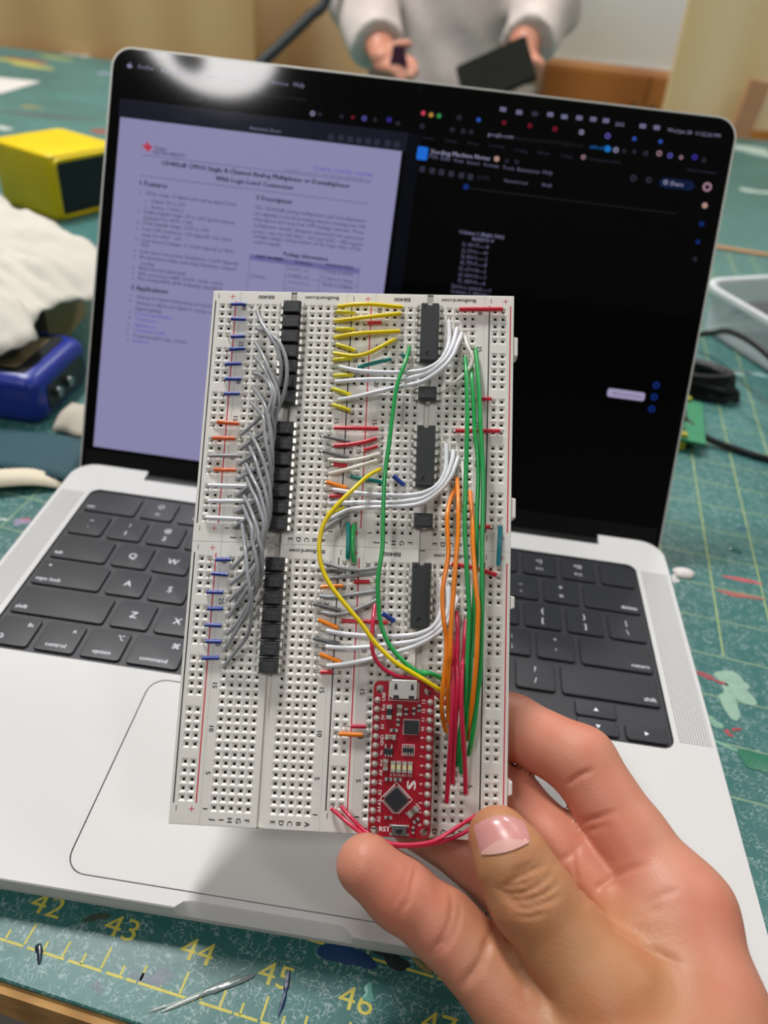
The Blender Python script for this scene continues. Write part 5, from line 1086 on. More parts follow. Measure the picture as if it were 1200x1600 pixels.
CREASE = [(1, 0.75, [(217.72, -3.35, 60.11), (220.62, -4.69, 61.42), (223.62, -4.77, 62.9), (227.14, -3.25, 64.32), (230.84, 0.14, 64.76)]),
 (1, 0.75, [(218.97, -4.89, 59.6), (222.28, -6.12, 61.2), (226.04, -5.83, 62.86), (229.49, -4.27, 63.81), (232.95, -1.07, 63.85)]),
 (0.9, 0.7, [(219.61, -2.91, 62.52), (222.22, -1.84, 64.56), (225.33, -0.24, 65.71), (228.73, 2.01, 65.75)]),
 (0.8, 0.7, [(221.27, -7.09, 59.5), (225.47, -7.76, 61.31), (229.62, -6.33, 62.74), (233.64, -3.52, 62.98)]),
 (0.7, 0.6, [(218.17, -2.88, 61.34), (221.19, -3.49, 62.86), (224.53, -2.72, 64.4), (227.71, -0.65, 65.29)]),
 (0.5, 0.6, [(220.56, -1.16, 64.67), (223.62, 0.3, 66.1), (226.94, 2.53, 66.48)]),
 (0.5, 0.6, [(222.69, -8.77, 58.75), (226.45, -9.04, 60.27), (230.27, -7.65, 61.67)]),
 (0.4, 0.6, [(220.12, -6.01, 59.57), (223.41, -6.9, 61.17), (227.68, -6.46, 62.69), (231.21, -5.01, 63.21)]),
 (0.55, 0.75, [(197.36, 4.61, 51.12), (196.53, 0.16, 52.49), (196.15, -2.83, 52.06), (195.52, -5.68, 50.7), (193.68, -8.34, 47.88)]),
 (0.75, 0.8, [(207.53, 0.65, 47.0), (208.17, -3.93, 47.7), (207.43, -7.88, 46.92), (205.87, -11.24, 44.71), (202.61, -13.28, 39.19)]),
 (0.6, 0.7, [(209.55, -1.29, 46.96), (210.03, -5.04, 47.09), (209.24, -8.53, 46.43), (207.6, -11.58, 44.62), (204.84, -13.74, 40.75)]),
 (0.35, 0.7, [(195.12, 4.4, 52.21), (194.4, -0.13, 53.08), (193.76, -3.34, 52.31), (192.11, -6.69, 49.89)]),
 (1.1, 1.2, [(219.74, -4.56, 42.75), (218.09, -10.07, 44.53), (216.6, -14.23, 43.65), (214.63, -16.84, 41.65), (212.6, -18.74, 37.81)]),
 (0.75, 0.8, [(239.07, 33.55, 56.69), (241.85, 34.08, 61.23), (245.55, 35.17, 63.5)]),
 (0.7, 0.8, [(242.14, 25.02, 48.11), (244.59, 26.26, 50.21), (247.59, 24.74, 55.66), (252.27, 25.41, 59.23)]),
 (0.4, 0.8, [(243.35, 23.08, 47.94), (247.07, 23.2, 51.96), (250.49, 22.44, 56.29)]),
 (0.65, 0.85, [(240.63, -2.66, 58.77), (248.92, 9.04, 46.84), (253.1, 11.79, 48.55), (256.3, 12.06, 53.3), (260.29, 12.74, 56.38)]),
 (0.55, 0.8, [(240.08, 0.88, 58.2), (243.09, 11.89, 45.19), (242.33, 15.75, 46.62), (241.86, 20.33, 47.75)]),
 (0.9, 1.2, [(244.93, -3.55, 56.51), (249.32, -5.6, 54.7), (253.31, -7.64, 54.22), (257.85, -8.72, 53.26), (261.83, -10.63, 54.1), (265.27, -12.44, 55.37)]),
 (0.7, 0.9, [(232.13, 3.35, 64.28), (239.96, 16.36, 45.85), (242.17, 17.92, 47.22), (244.47, 20.35, 47.78)]),
 (0.8, 1.2, [(219.5, -1.25, 39.92), (220.98, -8.05, 43.55), (224.22, -12.61, 43.33), (227.36, -17.41, 42.97), (228.76, -23.36, 41.61)]),
 (0.35, 0.9, [(257.51, 1.49, 52.9), (262.06, 4.06, 56.17), (266.74, 5.47, 58.34)]),
 (0.4, 0.9, [(255.1, -1.36, 50.96), (258.82, 0.48, 53.69), (262.54, 1.25, 55.82)])]
BMi = np.array(BM.inverted())
THN = (-0.169, -0.4912, 0.8545)                                # direction the thumb nail faces
def hand_sdf(P):
    pal = None
    for c in PALM:
        d = chain(P, c, 6); pal = d if pal is None else smin(pal, d, 9)
    D = None
    for k, c in HAND.items():
        d = chain(P, c, 3., THN if k == 'thumb' else None, .9 if k == 'thumb' else 1.)
        d = smin(pal, d, {'pinky': 3.5, 'thumb': 3.5, 'index': 7, 'middle': 5, 'ring': 5}[k]); D = d if D is None else smin(D, d, .7)
    q = P @ BMi[:3, :3].T+BMi[:3, 3]*1.0
    bx = np.maximum(np.maximum(np.maximum(-13.3-q[..., 0], q[..., 0]-86.1), np.maximum(-5.15-q[..., 1], q[..., 1]-163)), np.maximum(-8.6-q[..., 2], q[..., 2]-.08))
    return np.maximum(D, -bx)

def skin_mat(name, c_palm, c_back, sc=1.):
    m = bpy.data.materials.new(name); m.use_nodes = True; nt = m.node_tree; b = nt.nodes['Principled BSDF']; L = nt.links.new
    tc = node(nt, 'ShaderNodeTexCoord'); at = node(nt, 'ShaderNodeAttribute', attribute_name='tone')
    n1 = node(nt, 'ShaderNodeTexNoise', i_Scale=55.*sc, i_Detail=4.); n2 = node(nt, 'ShaderNodeTexNoise', i_Scale=900.*sc, i_Detail=3.); vo = node(nt, 'ShaderNodeTexVoronoi', i_Scale=1300.*sc)
    for n in (n1, n2, vo): L(tc.outputs['Object'], n.inputs['Vector'])
    mx = node(nt, 'ShaderNodeMix', data_type='RGBA'); mx.inputs[6].default_value = lin(c_palm); mx.inputs[7].default_value = lin(c_back); L(at.outputs['Fac'], mx.inputs[0])
    mr = node(nt, 'ShaderNodeMapRange'); mr.inputs['From Min'].default_value = .35; mr.inputs['From Max'].default_value = .7; L(n1.outputs['Fac'], mr.inputs['Value'])
    m2 = node(nt, 'ShaderNodeMix', data_type='RGBA', blend_type='MULTIPLY'); m2.inputs[7].default_value = (1.0, .80, .76, 1); L(mr.outputs[0], m2.inputs[0]); L(mx.outputs[2], m2.inputs[6]); L(m2.outputs[2], b.inputs['Base Color'])
    ad = node(nt, 'ShaderNodeMath', operation='ADD'); L(n2.outputs['Fac'], ad.inputs[0]); L(vo.outputs['Distance'], ad.inputs[1])
    bp = node(nt, 'ShaderNodeBump'); bp.inputs['Strength'].default_value = .16; bp.inputs['Distance'].default_value = .0003; L(ad.outputs[0], bp.inputs['Height']); L(bp.outputs[0], b.inputs['Normal'])
    b.inputs['Roughness'].default_value = .46; b.inputs['Subsurface Weight'].default_value = .25; b.inputs['Subsurface Radius'].default_value = (1, .35, .2); b.inputs['Subsurface Scale'].default_value = .0035
    b.inputs['Specular IOR Level'].default_value = .4
    return m
_pts = np.array([p for c in list(HAND.values())+PALM for p, r in c])
HV, HF = surface_nets(hand_sdf, _pts.min(0)-[30, 30, 24], _pts.max(0)+[30, 22, 26], .85)
HV = np.array(HV)
_E = np.concatenate([HF[:, [0, 1]], HF[:, [1, 2]], HF[:, [2, 3]], HF[:, [3, 0]]]); _E = np.concatenate([_E, _E[:, ::-1]])
for _ in range(2):
    acc_ = np.zeros_like(HV); np.add.at(acc_, _E[:, 0], HV[_E[:, 1]]); cnt_ = np.bincount(_E[:, 0], minlength=len(HV))[:, None]; HV = HV*.5+acc_/np.maximum(cnt_, 1)*.5
def vnormals(V, F):
    e1 = V[F[:, 1]]-V[F[:, 0]]; e2 = V[F[:, 2]]-V[F[:, 0]]; n = np.cross(e1, e2); N = np.zeros_like(V)
    for k in range(4): np.add.at(N, F[:, k], n)
    return N/np.maximum(np.linalg.norm(N, axis=1, keepdims=True), 1e-9)
HN = vnormals(HV, HF)
for amp, wid, pl in CREASE:
    pl = np.array(pl); dm = np.full(len(HV), 99.)
    sel = np.nonzero(((HV > pl.min(0)-4) & (HV < pl.max(0)+4)).all(1))[0]; Q = HV[sel]; best = np.full(len(sel), 99.); tt = np.zeros(len(sel))
    for i, (a, c) in enumerate(zip(pl[:-1], pl[1:])):
        d_ = c-a; t = np.clip(((Q-a) @ d_)/max(d_ @ d_, 1e-9), 0, 1); e = np.linalg.norm(Q-a-t[:, None]*d_, axis=1); u = e < best; best[u] = e[u]; tt[u] = (i+t[u])/(len(pl)-1)
    fade = np.clip(np.minimum(tt, 1-tt)/.22, 0, 1)*.75+.25
    HV[sel] -= HN[sel]*(amp*np.exp(-(best/wid)**2)*fade)[:, None]
_th = chain(HV, HAND['thumb'], 3.); tone = np.clip(1-_th/14., 0, 1)*np.clip((HN @ np.array(THN))*.6+.55, 0, 1); tone = np.maximum(tone, .85*np.clip((-12-HV[:, 1])/22., 0, 1))
HO = Vector(_pts.mean(0)); HV2 = HV-np.array(HO)
hand = obj('hand', soft_mesh('hand', HV2, HF, [skin_mat('skin', 'd09078', 'ba8860')], tone), None, T(*HO), label='right hand gripping the lower right corner of the breadboard between thumb and fingers', cat='hand')
NAIL = [[(212.62, 4.39, 61.6), (213.84, 3.57, 63.13), (215.11, 3.08, 64.29), (216.39, 2.84, 65.25), (217.69, 2.81, 66.04), (219.0, 2.98, 66.71), (220.35, 3.35, 67.24), (221.72, 3.94, 67.62), (223.13, 4.74, 67.84), (224.61, 5.83, 67.82), (226.19, 7.29, 67.4)], [(212.31, 5.27, 61.7), (213.26, 4.44, 63.52), (214.56, 4.03, 64.8), (215.89, 3.86, 65.82), (217.24, 3.87, 66.64), (218.61, 4.06, 67.3), (220.01, 4.42, 67.81), (221.44, 4.96, 68.15), (222.92, 5.7, 68.31), (224.46, 6.68, 68.21), (226.01, 7.95, 67.37)], [(212.0, 6.17, 61.77), (212.95, 5.46, 63.69), (214.25, 5.16, 65.02), (215.59, 5.06, 66.06), (216.95, 5.11, 66.88), (218.34, 5.31, 67.52), (219.76, 5.64, 67.99), (221.21, 6.11, 68.28), (222.71, 6.75, 68.37), (224.28, 7.58, 68.2), (225.84, 8.63, 67.31)], [(211.67, 7.02, 61.96), (212.64, 6.48, 63.85), (213.95, 6.31, 65.2), (215.29, 6.29, 66.25), (216.67, 6.4, 67.06), (218.08, 6.61, 67.67), (219.52, 6.91, 68.1), (221.0, 7.32, 68.34), (222.52, 7.85, 68.37), (224.1, 8.52, 68.14), (225.67, 9.34, 67.19)], [(211.34, 7.87, 62.14), (212.31, 7.45, 64.12), (213.64, 7.43, 65.43), (215.01, 7.54, 66.42), (216.41, 7.72, 67.19), (217.84, 7.95, 67.75), (219.3, 8.25, 68.12), (220.8, 8.59, 68.31), (222.34, 9.0, 68.28), (223.94, 9.52, 68.0), (225.52, 10.1, 67.03)], [(211.02, 8.76, 62.25), (211.98, 8.48, 64.34), (213.32, 8.56, 65.69), (214.71, 8.75, 66.67), (216.14, 9.01, 67.37), (217.6, 9.3, 67.83), (219.09, 9.62, 68.09), (220.61, 9.91, 68.21), (222.18, 10.22, 68.12), (223.8, 10.57, 67.77), (225.38, 10.9, 66.78)], [(210.72, 9.71, 62.26), (211.66, 9.56, 64.49), (213.01, 9.76, 65.87), (214.41, 10.04, 66.85), (215.86, 10.35, 67.53), (217.35, 10.67, 67.94), (218.88, 10.96, 68.12), (220.46, 11.25, 68.06), (222.04, 11.51, 67.85), (223.69, 11.7, 67.44), (225.27, 11.78, 66.43)], [(210.44, 10.78, 62.08), (211.35, 10.75, 64.48), (212.7, 11.05, 65.94), (214.12, 11.42, 66.91), (215.59, 11.79, 67.57), (217.11, 12.11, 67.95), (218.67, 12.4, 68.07), (220.27, 12.62, 67.94), (221.92, 12.8, 67.56), (223.6, 12.95, 66.94), (225.19, 12.79, 65.89)], [(210.22, 12.14, 61.44), (211.36, 12.09, 64.04), (212.67, 12.49, 65.48), (214.04, 12.93, 66.44), (215.48, 13.34, 67.06), (216.96, 13.65, 67.41), (218.48, 13.89, 67.49), (220.06, 14.03, 67.32), (221.69, 14.09, 66.86), (223.4, 14.13, 66.03), (225.26, 14.25, 64.63)]]
if NAIL:
    nv = np.array(NAIL); R_, C_ = nv.shape[:2]; vv = nv.reshape(-1, 3)-np.array(HO)
    ff = [(r*C_+c, r*C_+c+1, (r+1)*C_+c+1, (r+1)*C_+c) for r in range(R_-1) for c in range(C_-1)]
    nm_ = MB(); nm_.add([tuple(p) for p in vv], ff)
    nl = nm_.build('thumb_nail', mat('nail', 'd0928e', .25, coat=.25, var=.06, vscale=120, sss=.2), hand, sharp=None)
    LUN = [[(213.21, 3.66, 63.35), (214.56, 3.15, 64.66), (215.94, 2.9, 65.71), (217.33, 2.89, 66.57), (218.75, 3.08, 67.29), (220.19, 3.48, 67.85), (221.67, 4.11, 68.24), (223.2, 4.98, 68.45), (224.81, 6.14, 68.37)], [(213.16, 3.8, 63.38), (214.44, 3.54, 64.76), (215.77, 3.5, 65.87), (217.15, 3.62, 66.76), (218.57, 3.86, 67.47), (220.03, 4.21, 67.99), (221.55, 4.68, 68.34), (223.12, 5.34, 68.49), (224.78, 6.26, 68.38)], [(213.11, 3.94, 63.41), (214.33, 3.94, 64.85), (215.62, 4.11, 66.01), (216.97, 4.37, 66.93), (218.39, 4.65, 67.62), (219.88, 4.94, 68.12), (221.43, 5.27, 68.42), (223.05, 5.7, 68.53), (224.75, 6.39, 68.39)], [(213.07, 4.08, 63.43), (214.22, 4.34, 64.94), (215.46, 4.74, 66.14), (216.8, 5.14, 67.07), (218.23, 5.47, 67.75), (219.73, 5.7, 68.22), (221.31, 5.87, 68.49), (222.97, 6.07, 68.56), (224.73, 6.51, 68.39)], [(213.02, 4.22, 63.46), (214.1, 4.75, 65.01), (215.31, 5.37, 66.25), (216.63, 5.93, 67.18), (218.06, 6.31, 67.85), (219.59, 6.48, 68.29), (221.2, 6.48, 68.53), (222.9, 6.46, 68.57), (224.7, 6.63, 68.39)]]
    lv = np.array(LUN); R_, C_ = lv.shape[:2]; nm_ = MB(); nm_.add([tuple(p) for p in lv.reshape(-1, 3)-np.array(HO)], [(r*C_+c, r*C_+c+1, (r+1)*C_+c+1, (r+1)*C_+c) for r in range(R_-1) for c in range(C_-1)])
    nm_.build('lunula', mat('nail_pale', 'dba9a0', .28, coat=.25), nl, sharp=None)

# ------------------------------------------------------------------ things lying around the laptop
def frame2(o, d1, z=0):
    d1 = Vector((d1[0], d1[1])).normalized(); return Matrix(((d1.x, -d1.y, 0, o[0]), (d1.y, d1.x, 0, o[1]), (0, 0, 1, z), (0, 0, 0, 1)))
# yellow box: x runs along its open black face, y to the left side, corner nearest the camera at the origin
yb = empty('plastic_box', frame2((-200, 617), (23, 48)), label='yellow plastic box with a black recessed end at the upper left', cat='box')
yp = mat('yellow_plastic', 'e5c800', .4, var=.12, vscale=40, bump=.1, bscale=300)
m_ = MB(); W_, D_, H_ = 84, 86, 60
m_.loft([[(x, y, z) for x, y in rrect(a, W_-a, a, D_-a, 7, 5)] for z, a in ((0, 1.5), (2, .3), (5, 0), (H_-5, 0), (H_-1.5, .8), (H_, 3))]); m_.build('shell', yp, yb)
MB().prism([(x, z) for x, z in rrect(5, W_-5, 4, H_-6, 4, 4)], -.3, 1.2, M=Matrix(((1, 0, 0, 0), (0, 0, -1, .9), (0, 1, 0, 0), (0, 0, 0, 1)))).build('end_panel', mat('box_dark', '0d1214', .35, bump=.5, bscale=120), yb)
r1 = rrect(3, W_-3, 1.5, H_-3, 7, 5); r2 = rrect(6, W_-6, 5, H_-7, 4, 5); n_ = len(r1); m_ = MB()
m_.add([(x, .2, z) for x, z in r1]+[(x, -1.8, z) for x, z in inset(r1, 1)]+[(x, -1.8, z) for x, z in r2]+[(x, .4, z) for x, z in r2], [(k*n_+i, k*n_+(i+1) % n_, (k+1)*n_+(i+1) % n_, (k+1)*n_+i) for k in range(3) for i in range(n_)])
m_.build('end_rim', yp, yb)
# blue handheld device
bd = empty('handheld_device', frame2((-45, 264), (.02, 1)), label='blue handheld device with a dark grey display beside the laptop lid', cat='device')
bl = mat('blue_plastic', '1c2f8f', .35, var=.1, vscale=60); W_, D_, H_ = 68, 96, 30
m_ = MB(); m_.loft([[(x, y, z) for x, y in rrect(a, W_-a, a, D_-a, 8, 5)] for z, a in ((0, 3), (3, .5), (6, 0), (H_-7, 0), (H_-3, 1.5), (H_, 5.5))]); m_.build('casing', bl, bd)
m_ = MB(); m_.loft([[(x, y, H_-.2) for x, y in rrect(8, 60, 9, 88, 4, 4)], [(x, y, H_+.6) for x, y in rrect(8.5, 59.5, 9.5, 87.5, 4, 4)]]); ds = m_.build('bezel', mat('device_bezel', '14161a', .4), bd)
MB().prism(rrect(13, 54, 16, 82, 2, 3), H_+.5, H_+.75).build('display', mat('device_display', '6a6048', .12), ds)
MB().prism([(x, z) for x, z in rrect(12, 60, 5, 21, 3, 3)], -.2, .8, M=Matrix(((1, 0, 0, 0), (0, 0, -1, .3), (0, 1, 0, 0), (0, 0, 0, 1)))).build('port_panel', mat('device_port', '101216', .4), bd)
for x_ in (22, 36): MB().tube([(x_, -.4, 13), (x_, -3.5, 13)], 3.2, 14).build('port', mat('port_metal', '8a8c8e', .3, .9), bd)
# cardboard box under the towel
MB().prism([(-250, 358), (-80, 352), (-88, 424), (-170, 490), (-260, 490)], .0, 40, bev=.8).build('cardboard_box', mat('cardboard', '8f7f5c', .85, var=.1, vscale=50, bump=.2, bscale=500), None, label='flat brown cardboard box under the white cloth', cat='box')
# white cloth
bd_ = [(-204, 532), (-168, 500), (-124, 476), (-90, 450), (-60, 421), (-46, 396), (-42, 370), (-50, 350), (-59, 336), (-66, 324), (-64, 308), (-56, 294), (-60, 283), (-72, 274), (-110, 268), (-170, 280), (-240, 330), (-290, 420), (-290, 500), (-250, 545)]
bp_ = smooth_path([(x, y, 0) for x, y in bd_+[bd_[0]]], 5)[:-1]; cx_, cy_ = -160, 400; m_ = MB(); NR = 16; n_ = len(bp_)
def cloth_z(x, y, t):
    w_ = 5*math.sin(.045*x+.03*y)+3.4*math.sin(.09*y-.05*x+1)+2.2*math.sin(.16*x+.1*y+2)+1.4*math.sin(.24*y+.5)
    return 48+w_*.45+.9*math.sin(.31*x-.2*y)+.7*math.sin(.42*y+.25*x+1)+9*(1-t*t)-5*max(0, t-.8)*5
V_ = [(cx_, cy_, cloth_z(cx_, cy_, 0))]
for k in range(1, NR+1):
    t = k/NR
    for x, y, _ in bp_: X, Y = cx_+(x-cx_)*t, cy_+(y-cy_)*t; V_.append((X, Y, cloth_z(X, Y, t)))
F_ = [(0, 1+i, 1+(i+1) % n_) for i in range(n_)]+[(1+(k-1)*n_+i, 1+k*n_+i, 1+k*n_+(i+1) % n_, 1+(k-1)*n_+(i+1) % n_) for k in range(1, NR) for i in range(n_)]
m_.add([(x+160, y-400, z) for x, y, z in V_], F_); cl = m_.build('cloth', mat('white_cloth', 'cbc7bd', .9, var=.06, vscale=60, bump=.5, bscale=900), None, T(-160, 400, 0), sharp=None, label='crumpled white cloth draped over the box at the left', cat='cloth')
md = cl.modifiers.new('thick', 'SOLIDIFY'); md.thickness = .0016
# small white cloth scrap behind the strap
m_ = MB(); rnd = random.Random(9); R_, C_ = 9, 12
for r in range(R_):
    for c in range(C_): m_.v.append((-36+c*3.1, 258+r*3.6+1.5*math.sin(c*.9), 2.5+4.5*math.sin(r*.5)*(.6+.4*math.sin(c*.8))+r*.7))
m_.f = [(r*C_+c, r*C_+c+1, (r+1)*C_+c+1, (r+1)*C_+c) for r in range(R_-1) for c in range(C_-1)]; m_.m = [0]*len(m_.f)
sc_ = m_.build('cloth_scrap', mat('scrap_white', 'b9b2a4', .9, bump=.3, bscale=600), None, sharp=None, label='small pale cloth scrap between the blue device and laptop lid', cat='cloth'); md = sc_.modifiers.new('thick', 'SOLIDIFY'); md.thickness = .001
# woven strap
def weave():
    m = bpy.data.materials.new('teal_webbing'); m.use_nodes = True; nt = m.node_tree; b = nt.nodes['Principled BSDF']; L = nt.links.new
    tc = node(nt, 'ShaderNodeTexCoord'); mp = node(nt, 'ShaderNodeMapping'); mp.inputs['Rotation'].default_value = (0, 0, .6); L(tc.outputs['Object'], mp.inputs[0])
    w1 = node(nt, 'ShaderNodeTexWave', i_Scale=150., i_Distortion=.3); w2 = node(nt, 'ShaderNodeTexWave', bands_direction='Y', i_Scale=150., i_Distortion=.3)
    for w in (w1, w2): L(mp.outputs[0], w.inputs[0])
    mu = node(nt, 'ShaderNodeMath', operation='MULTIPLY'); L(w1.outputs['Fac'], mu.inputs[0]); L(w2.outputs['Fac'], mu.inputs[1])
    mx = node(nt, 'ShaderNodeMix', data_type='RGBA'); mx.inputs[6].default_value = lin('0e2c38'); mx.inputs[7].default_value = lin('4a8492'); L(mu.outputs[0], mx.inputs[0]); L(mx.outputs[2], b.inputs['Base Color']); b.inputs['Roughness'].default_value = .7
    bp = node(nt, 'ShaderNodeBump'); bp.inputs['Strength'].default_value = .6; bp.inputs['Distance'].default_value = .0006; L(mu.outputs[0], bp.inputs['Height']); L(bp.outputs[0], b.inputs['Normal']); return m
m_ = MB(); N_ = 26; top = [(-6-5.6*k, 250+1.2*math.sin(k*.3)-.1*k) for k in range(N_)]; bot = [(-3-5.6*k, 211+.25*k+1.5*math.sin(k*.25)) for k in range(N_)]
rows = [[(a[0]*(1-t)+c[0]*t, a[1]*(1-t)+c[1]*t, 2.5+1.6*math.sin(math.pi*t)+1.2*math.sin(k*.35)) for t in np.linspace(0, 1, 7)] for k, (a, c) in enumerate(zip(top, bot))]
m_.add([p for r in rows for p in r], [(r*7+c, r*7+c+1, (r+1)*7+c+1, (r+1)*7+c) for r in range(N_-1) for c in range(6)])
ws = m_.build('woven_strap', weave(), None, sharp=None, label='wide dark teal woven strap lying left of the laptop hinge', cat='strap'); md = ws.modifiers.new('thick', 'SOLIDIFY'); md.thickness = .002
# folded cream paper
m_ = MB(); fp = [[(-6, 207, 2), (-20, 203, 5), (-40, 194, 6), (-90, 176, 5)], [(-8, 213, 3), (-24, 214, 7), (-44, 205, 9), (-95, 190, 8)], [(-24, 215, 1), (-36, 213, 2), (-54, 208, 3), (-100, 203, 2)]]
fp = [smooth_path(r, 4) for r in fp]; C_ = len(fp[0]); m_.add([(x+40, y-195, z) for r in fp for x, y, z in r], [(r*C_+c, (r+1)*C_+c, (r+1)*C_+c+1, r*C_+c+1) for r in range(2) for c in range(C_-1)])
fo = m_.build('folded_paper', mat('cream_paper', 'd8cfb8', .8, var=.05, vscale=60), None, T(-40, 195, 0), sharp=None, label='folded cream paper tucked under the rear left laptop corner', cat='paper'); md = fo.modifiers.new('thick', 'SOLIDIFY'); md.thickness = .0012
MB().prism([(-820, 1180), (-541, 1148), (-538, 1272), (-606, 1266), (-840, 1290)], 0.1, .8).build('paper_sheet', mat('white_paper', 'c9c6c0', .8, var=.03), None, label='white paper sheet on the far left of the mat', cat='paper')
MB().box(0, 460, -4, 4, .05, 2).build('wooden_strip', mat('strip_wood', 'c08a5c', .6, var=.15, vscale=60), None, MATM @ T(9.6*I, 33.8*I, 0), label='thin tan wooden strip lying across the mat right of the laptop', cat='strip')
# plastic tub
tub = empty('plastic_tub', frame2((405, 556), (.45, -.89)), label='clear plastic tub holding a dark grey cloth at the right edge', cat='tub')
def trm(name, c, tr=.5):
    m = mat(name, c, .35, alpha=tr); return m
m_ = MB(); Ht = 40
def tr_ring(z, a): return [(x, y, z) for x, y in rrect(-a, 170+a, -a, 130+a, 14+a, 5)]
m_.loft([tr_ring(.2, -6), tr_ring(3, 0), tr_ring(Ht, 5), tr_ring(Ht+1, 5), tr_ring(Ht+1, 2.5), tr_ring(4, -2.4), tr_ring(2.5, -7)], 0, True, True); m_.build('tub_wall', trm('tub_plastic', 'e6ecef', .5), tub)
m_ = MB(); m_.loft([tr_ring(Ht-3, 4.8), tr_ring(Ht-3, 9), tr_ring(Ht-1, 9.5), tr_ring(Ht+1.2, 9), tr_ring(Ht+1.2, 4.9)], 0, False, False); m_.build('tub_rim', trm('tub_rim', 'e9eef0', .8), tub)
m_ = MB(); R_ = 14
for r in range(R_):
    for c in range(R_): u_, v_ = r/(R_-1), c/(R_-1); m_.v.append((12+u_*140-4*math.sin(v_*7), 18+v_*96, 6+36*math.sin(math.pi*min(1, .15+u_*.8))*(.5+.5*math.sin(math.pi*min(1, v_+.12)))+3*math.sin(u_*9+v_*6)))
m_.f = [(r*R_+c, (r+1)*R_+c, (r+1)*R_+c+1, r*R_+c+1) for r in range(R_-1) for c in range(R_-1)]; m_.m = [0]*len(m_.f)
dk = m_.build('dark_cloth', mat('dark_fabric', '4c4e50', .85, bump=.4, bscale=600), None, frame2((405, 556), (.45, -.89)), sharp=None, label='dark grey cloth heaped inside the clear plastic tub', cat='cloth'); md = dk.modifiers.new('thick', 'SOLIDIFY'); md.thickness = .0015
# cables and small circuit board on the right
cb = mat('cable_black', '16181a', .45)
MB().tube(smooth_path([(330, 560, 3.4), (372, 520, 5), (396, 500, 18), (402, 468, 34), (418, 424, 36), (450, 372, 12), (520, 330, 3.4), (620, 310, 3.4)], 6), 2.3, 10).build('thin_cable', cb, None, label='thin black cable running past the front of the plastic tub', cat='cable')
m_ = MB()
cc, ca = Vector((362, 440)), math.atan2(-46, 92)
pth = []
for k in range(0, 12*16+1):
    a = 2*math.pi*k/24; lp = k/24; r1_, r2_ = 48-1.2*lp, 13+3.2*math.sin(lp*1.9); x = r1_*math.cos(a); y = r2_*math.sin(a)
    pth.append((cc.x+x*math.cos(ca)-y*math.sin(ca), cc.y+x*math.sin(ca)+y*math.cos(ca), 2.6+1.9*lp+2*math.sin(a*2+lp)))
m_.tube(pth, 2.4, 8); m_.build('coiled_cable', cb, None, label='black cable coiled into a flat oval bundle right of the screen', cat='cable')
sb = empty('bare_circuit_board', frame2((333, 342), (.17, .98)), label='small green circuit board with yellow posts behind the right screen edge', cat='circuit board')
MB().box(0, 58, -30, 2, 7, 8.6).build('circuit_substrate', mat('pcb_green', '2f8a62', .4, var=.2, vscale=120), sb)
for x_, y_ in ((4, -16), (58, -20), (4, 2), (58, 0)): MB().lathe([(3.2, 0), (3.2, 7), (2.2, 7.2), (2.2, 11), (1.6, 11.4)], 14, c=(x_, y_)).build('post', mat('post_yellow', 'b9b22c', .4), sb)
MB().box(9, 20, -14, 2, 8.6, 17).build('connector', mat('conn_dark', '23282a', .5), sb); MB().box(26, 40, -18, -2, 8.6, 11).build('chip', mat('smd_black', '22252a'), sb)
for k in range(6): MB().box(22, 23.4, -14+k*2.6, -13+k*2.6, 8.6, 15).build('pin', tin, sb)
MB().box(43, 52, -16, -4, 8.6, 14).build('connector', mat('conn_steel', 'b9bab6', .3, .9), sb)
MB().tube(smooth_path([(352, 372, 9), (366, 354, 5), (385, 347, 2.6), (420, 336, 2.4), (520, 318, 2.4)], 6), 2.2, 10).build('power_cable', cb, None, label='straight black cable leaving the green circuit board to the right', cat='cable')
# ------------------------------------------------------------------ far side of the room
plyd = wood('plywood_dark', 'bd9866', 'd0ae7c', (1.2, 1.2, .35), .65, 1.6, 5.); plyl = wood('plywood_light', 'e6c88e', 'f0dab0', (1.4, 1.4, .3), .6, 1.8, 5.)
MB().box(-1400, 0, 0, 18, 0, 1650).build('plywood_panel', plyd, None, MATM @ T(-552.0, 1577.5+.0937*-552.0+16, -759) @ Rz(5.35) , label='tan plywood panel standing behind the left end of the table', cat='panel')
MB().box(0, 420, 0, 18, 0, 1900).build('plywood_panel', plyl, None, T(-360, 1930, -759), label='pale plywood panel beside the hanging black cable', cat='panel')
pr = MB().box(0, 900, 0, 18, 0, 900).build('plywood_panel', plyl, None, T(546, 1575, 1) @ Ry(-2.6), label='pale plywood panel standing on the table behind the right screen corner', cat='panel')
MB().box(0, 36, 0, 20, 0, 96).build('wood_block', mat('block_pink', 'c28f68', .65, var=.12, vscale=30), None, T(664, 1520, .1) @ Ry(4), label='upright reddish wooden block against the right plywood panel', cat='block')
MB().tube(smooth_path([(-60, 1560, 1900), (-70, 1545, 700), (-84, 1520, 300), (-98, 1505, 155), (-125, 1478, 118), (-150, 1450, 92), (-190, 1400, 52), (-235, 1372, 14), (-320, 1350, 10), (-420, 1350, 10)], 6), 9.5, 12).build('hanging_cable', mat('cable_braid', '23282c', .6, bump=.6, bscale=300), None, label='thick black cable hanging down onto the far side of the table', cat='cable')
wbd = empty('whiteboard', T(430, 2975, -45), label='pale whiteboard on the wall behind the person', cat='whiteboard')
MB().box(0, 900, 0, 20, 0, 900).build('board_face', mat('whiteboard_white', 'ccd4d2', .3), wbd); MB().box(-15, 915, -8, 22, -14, 0).build('frame', alu_edge, wbd)
cbw = wood('cabinet_wood', '8a5520', 'b07636', (.8, .8, .25), .5, 1.4, 3.)
cab = empty('wall_cabinet', T(400, 2760, -762), label='brown wooden cabinet below the whiteboard', cat='cabinet')
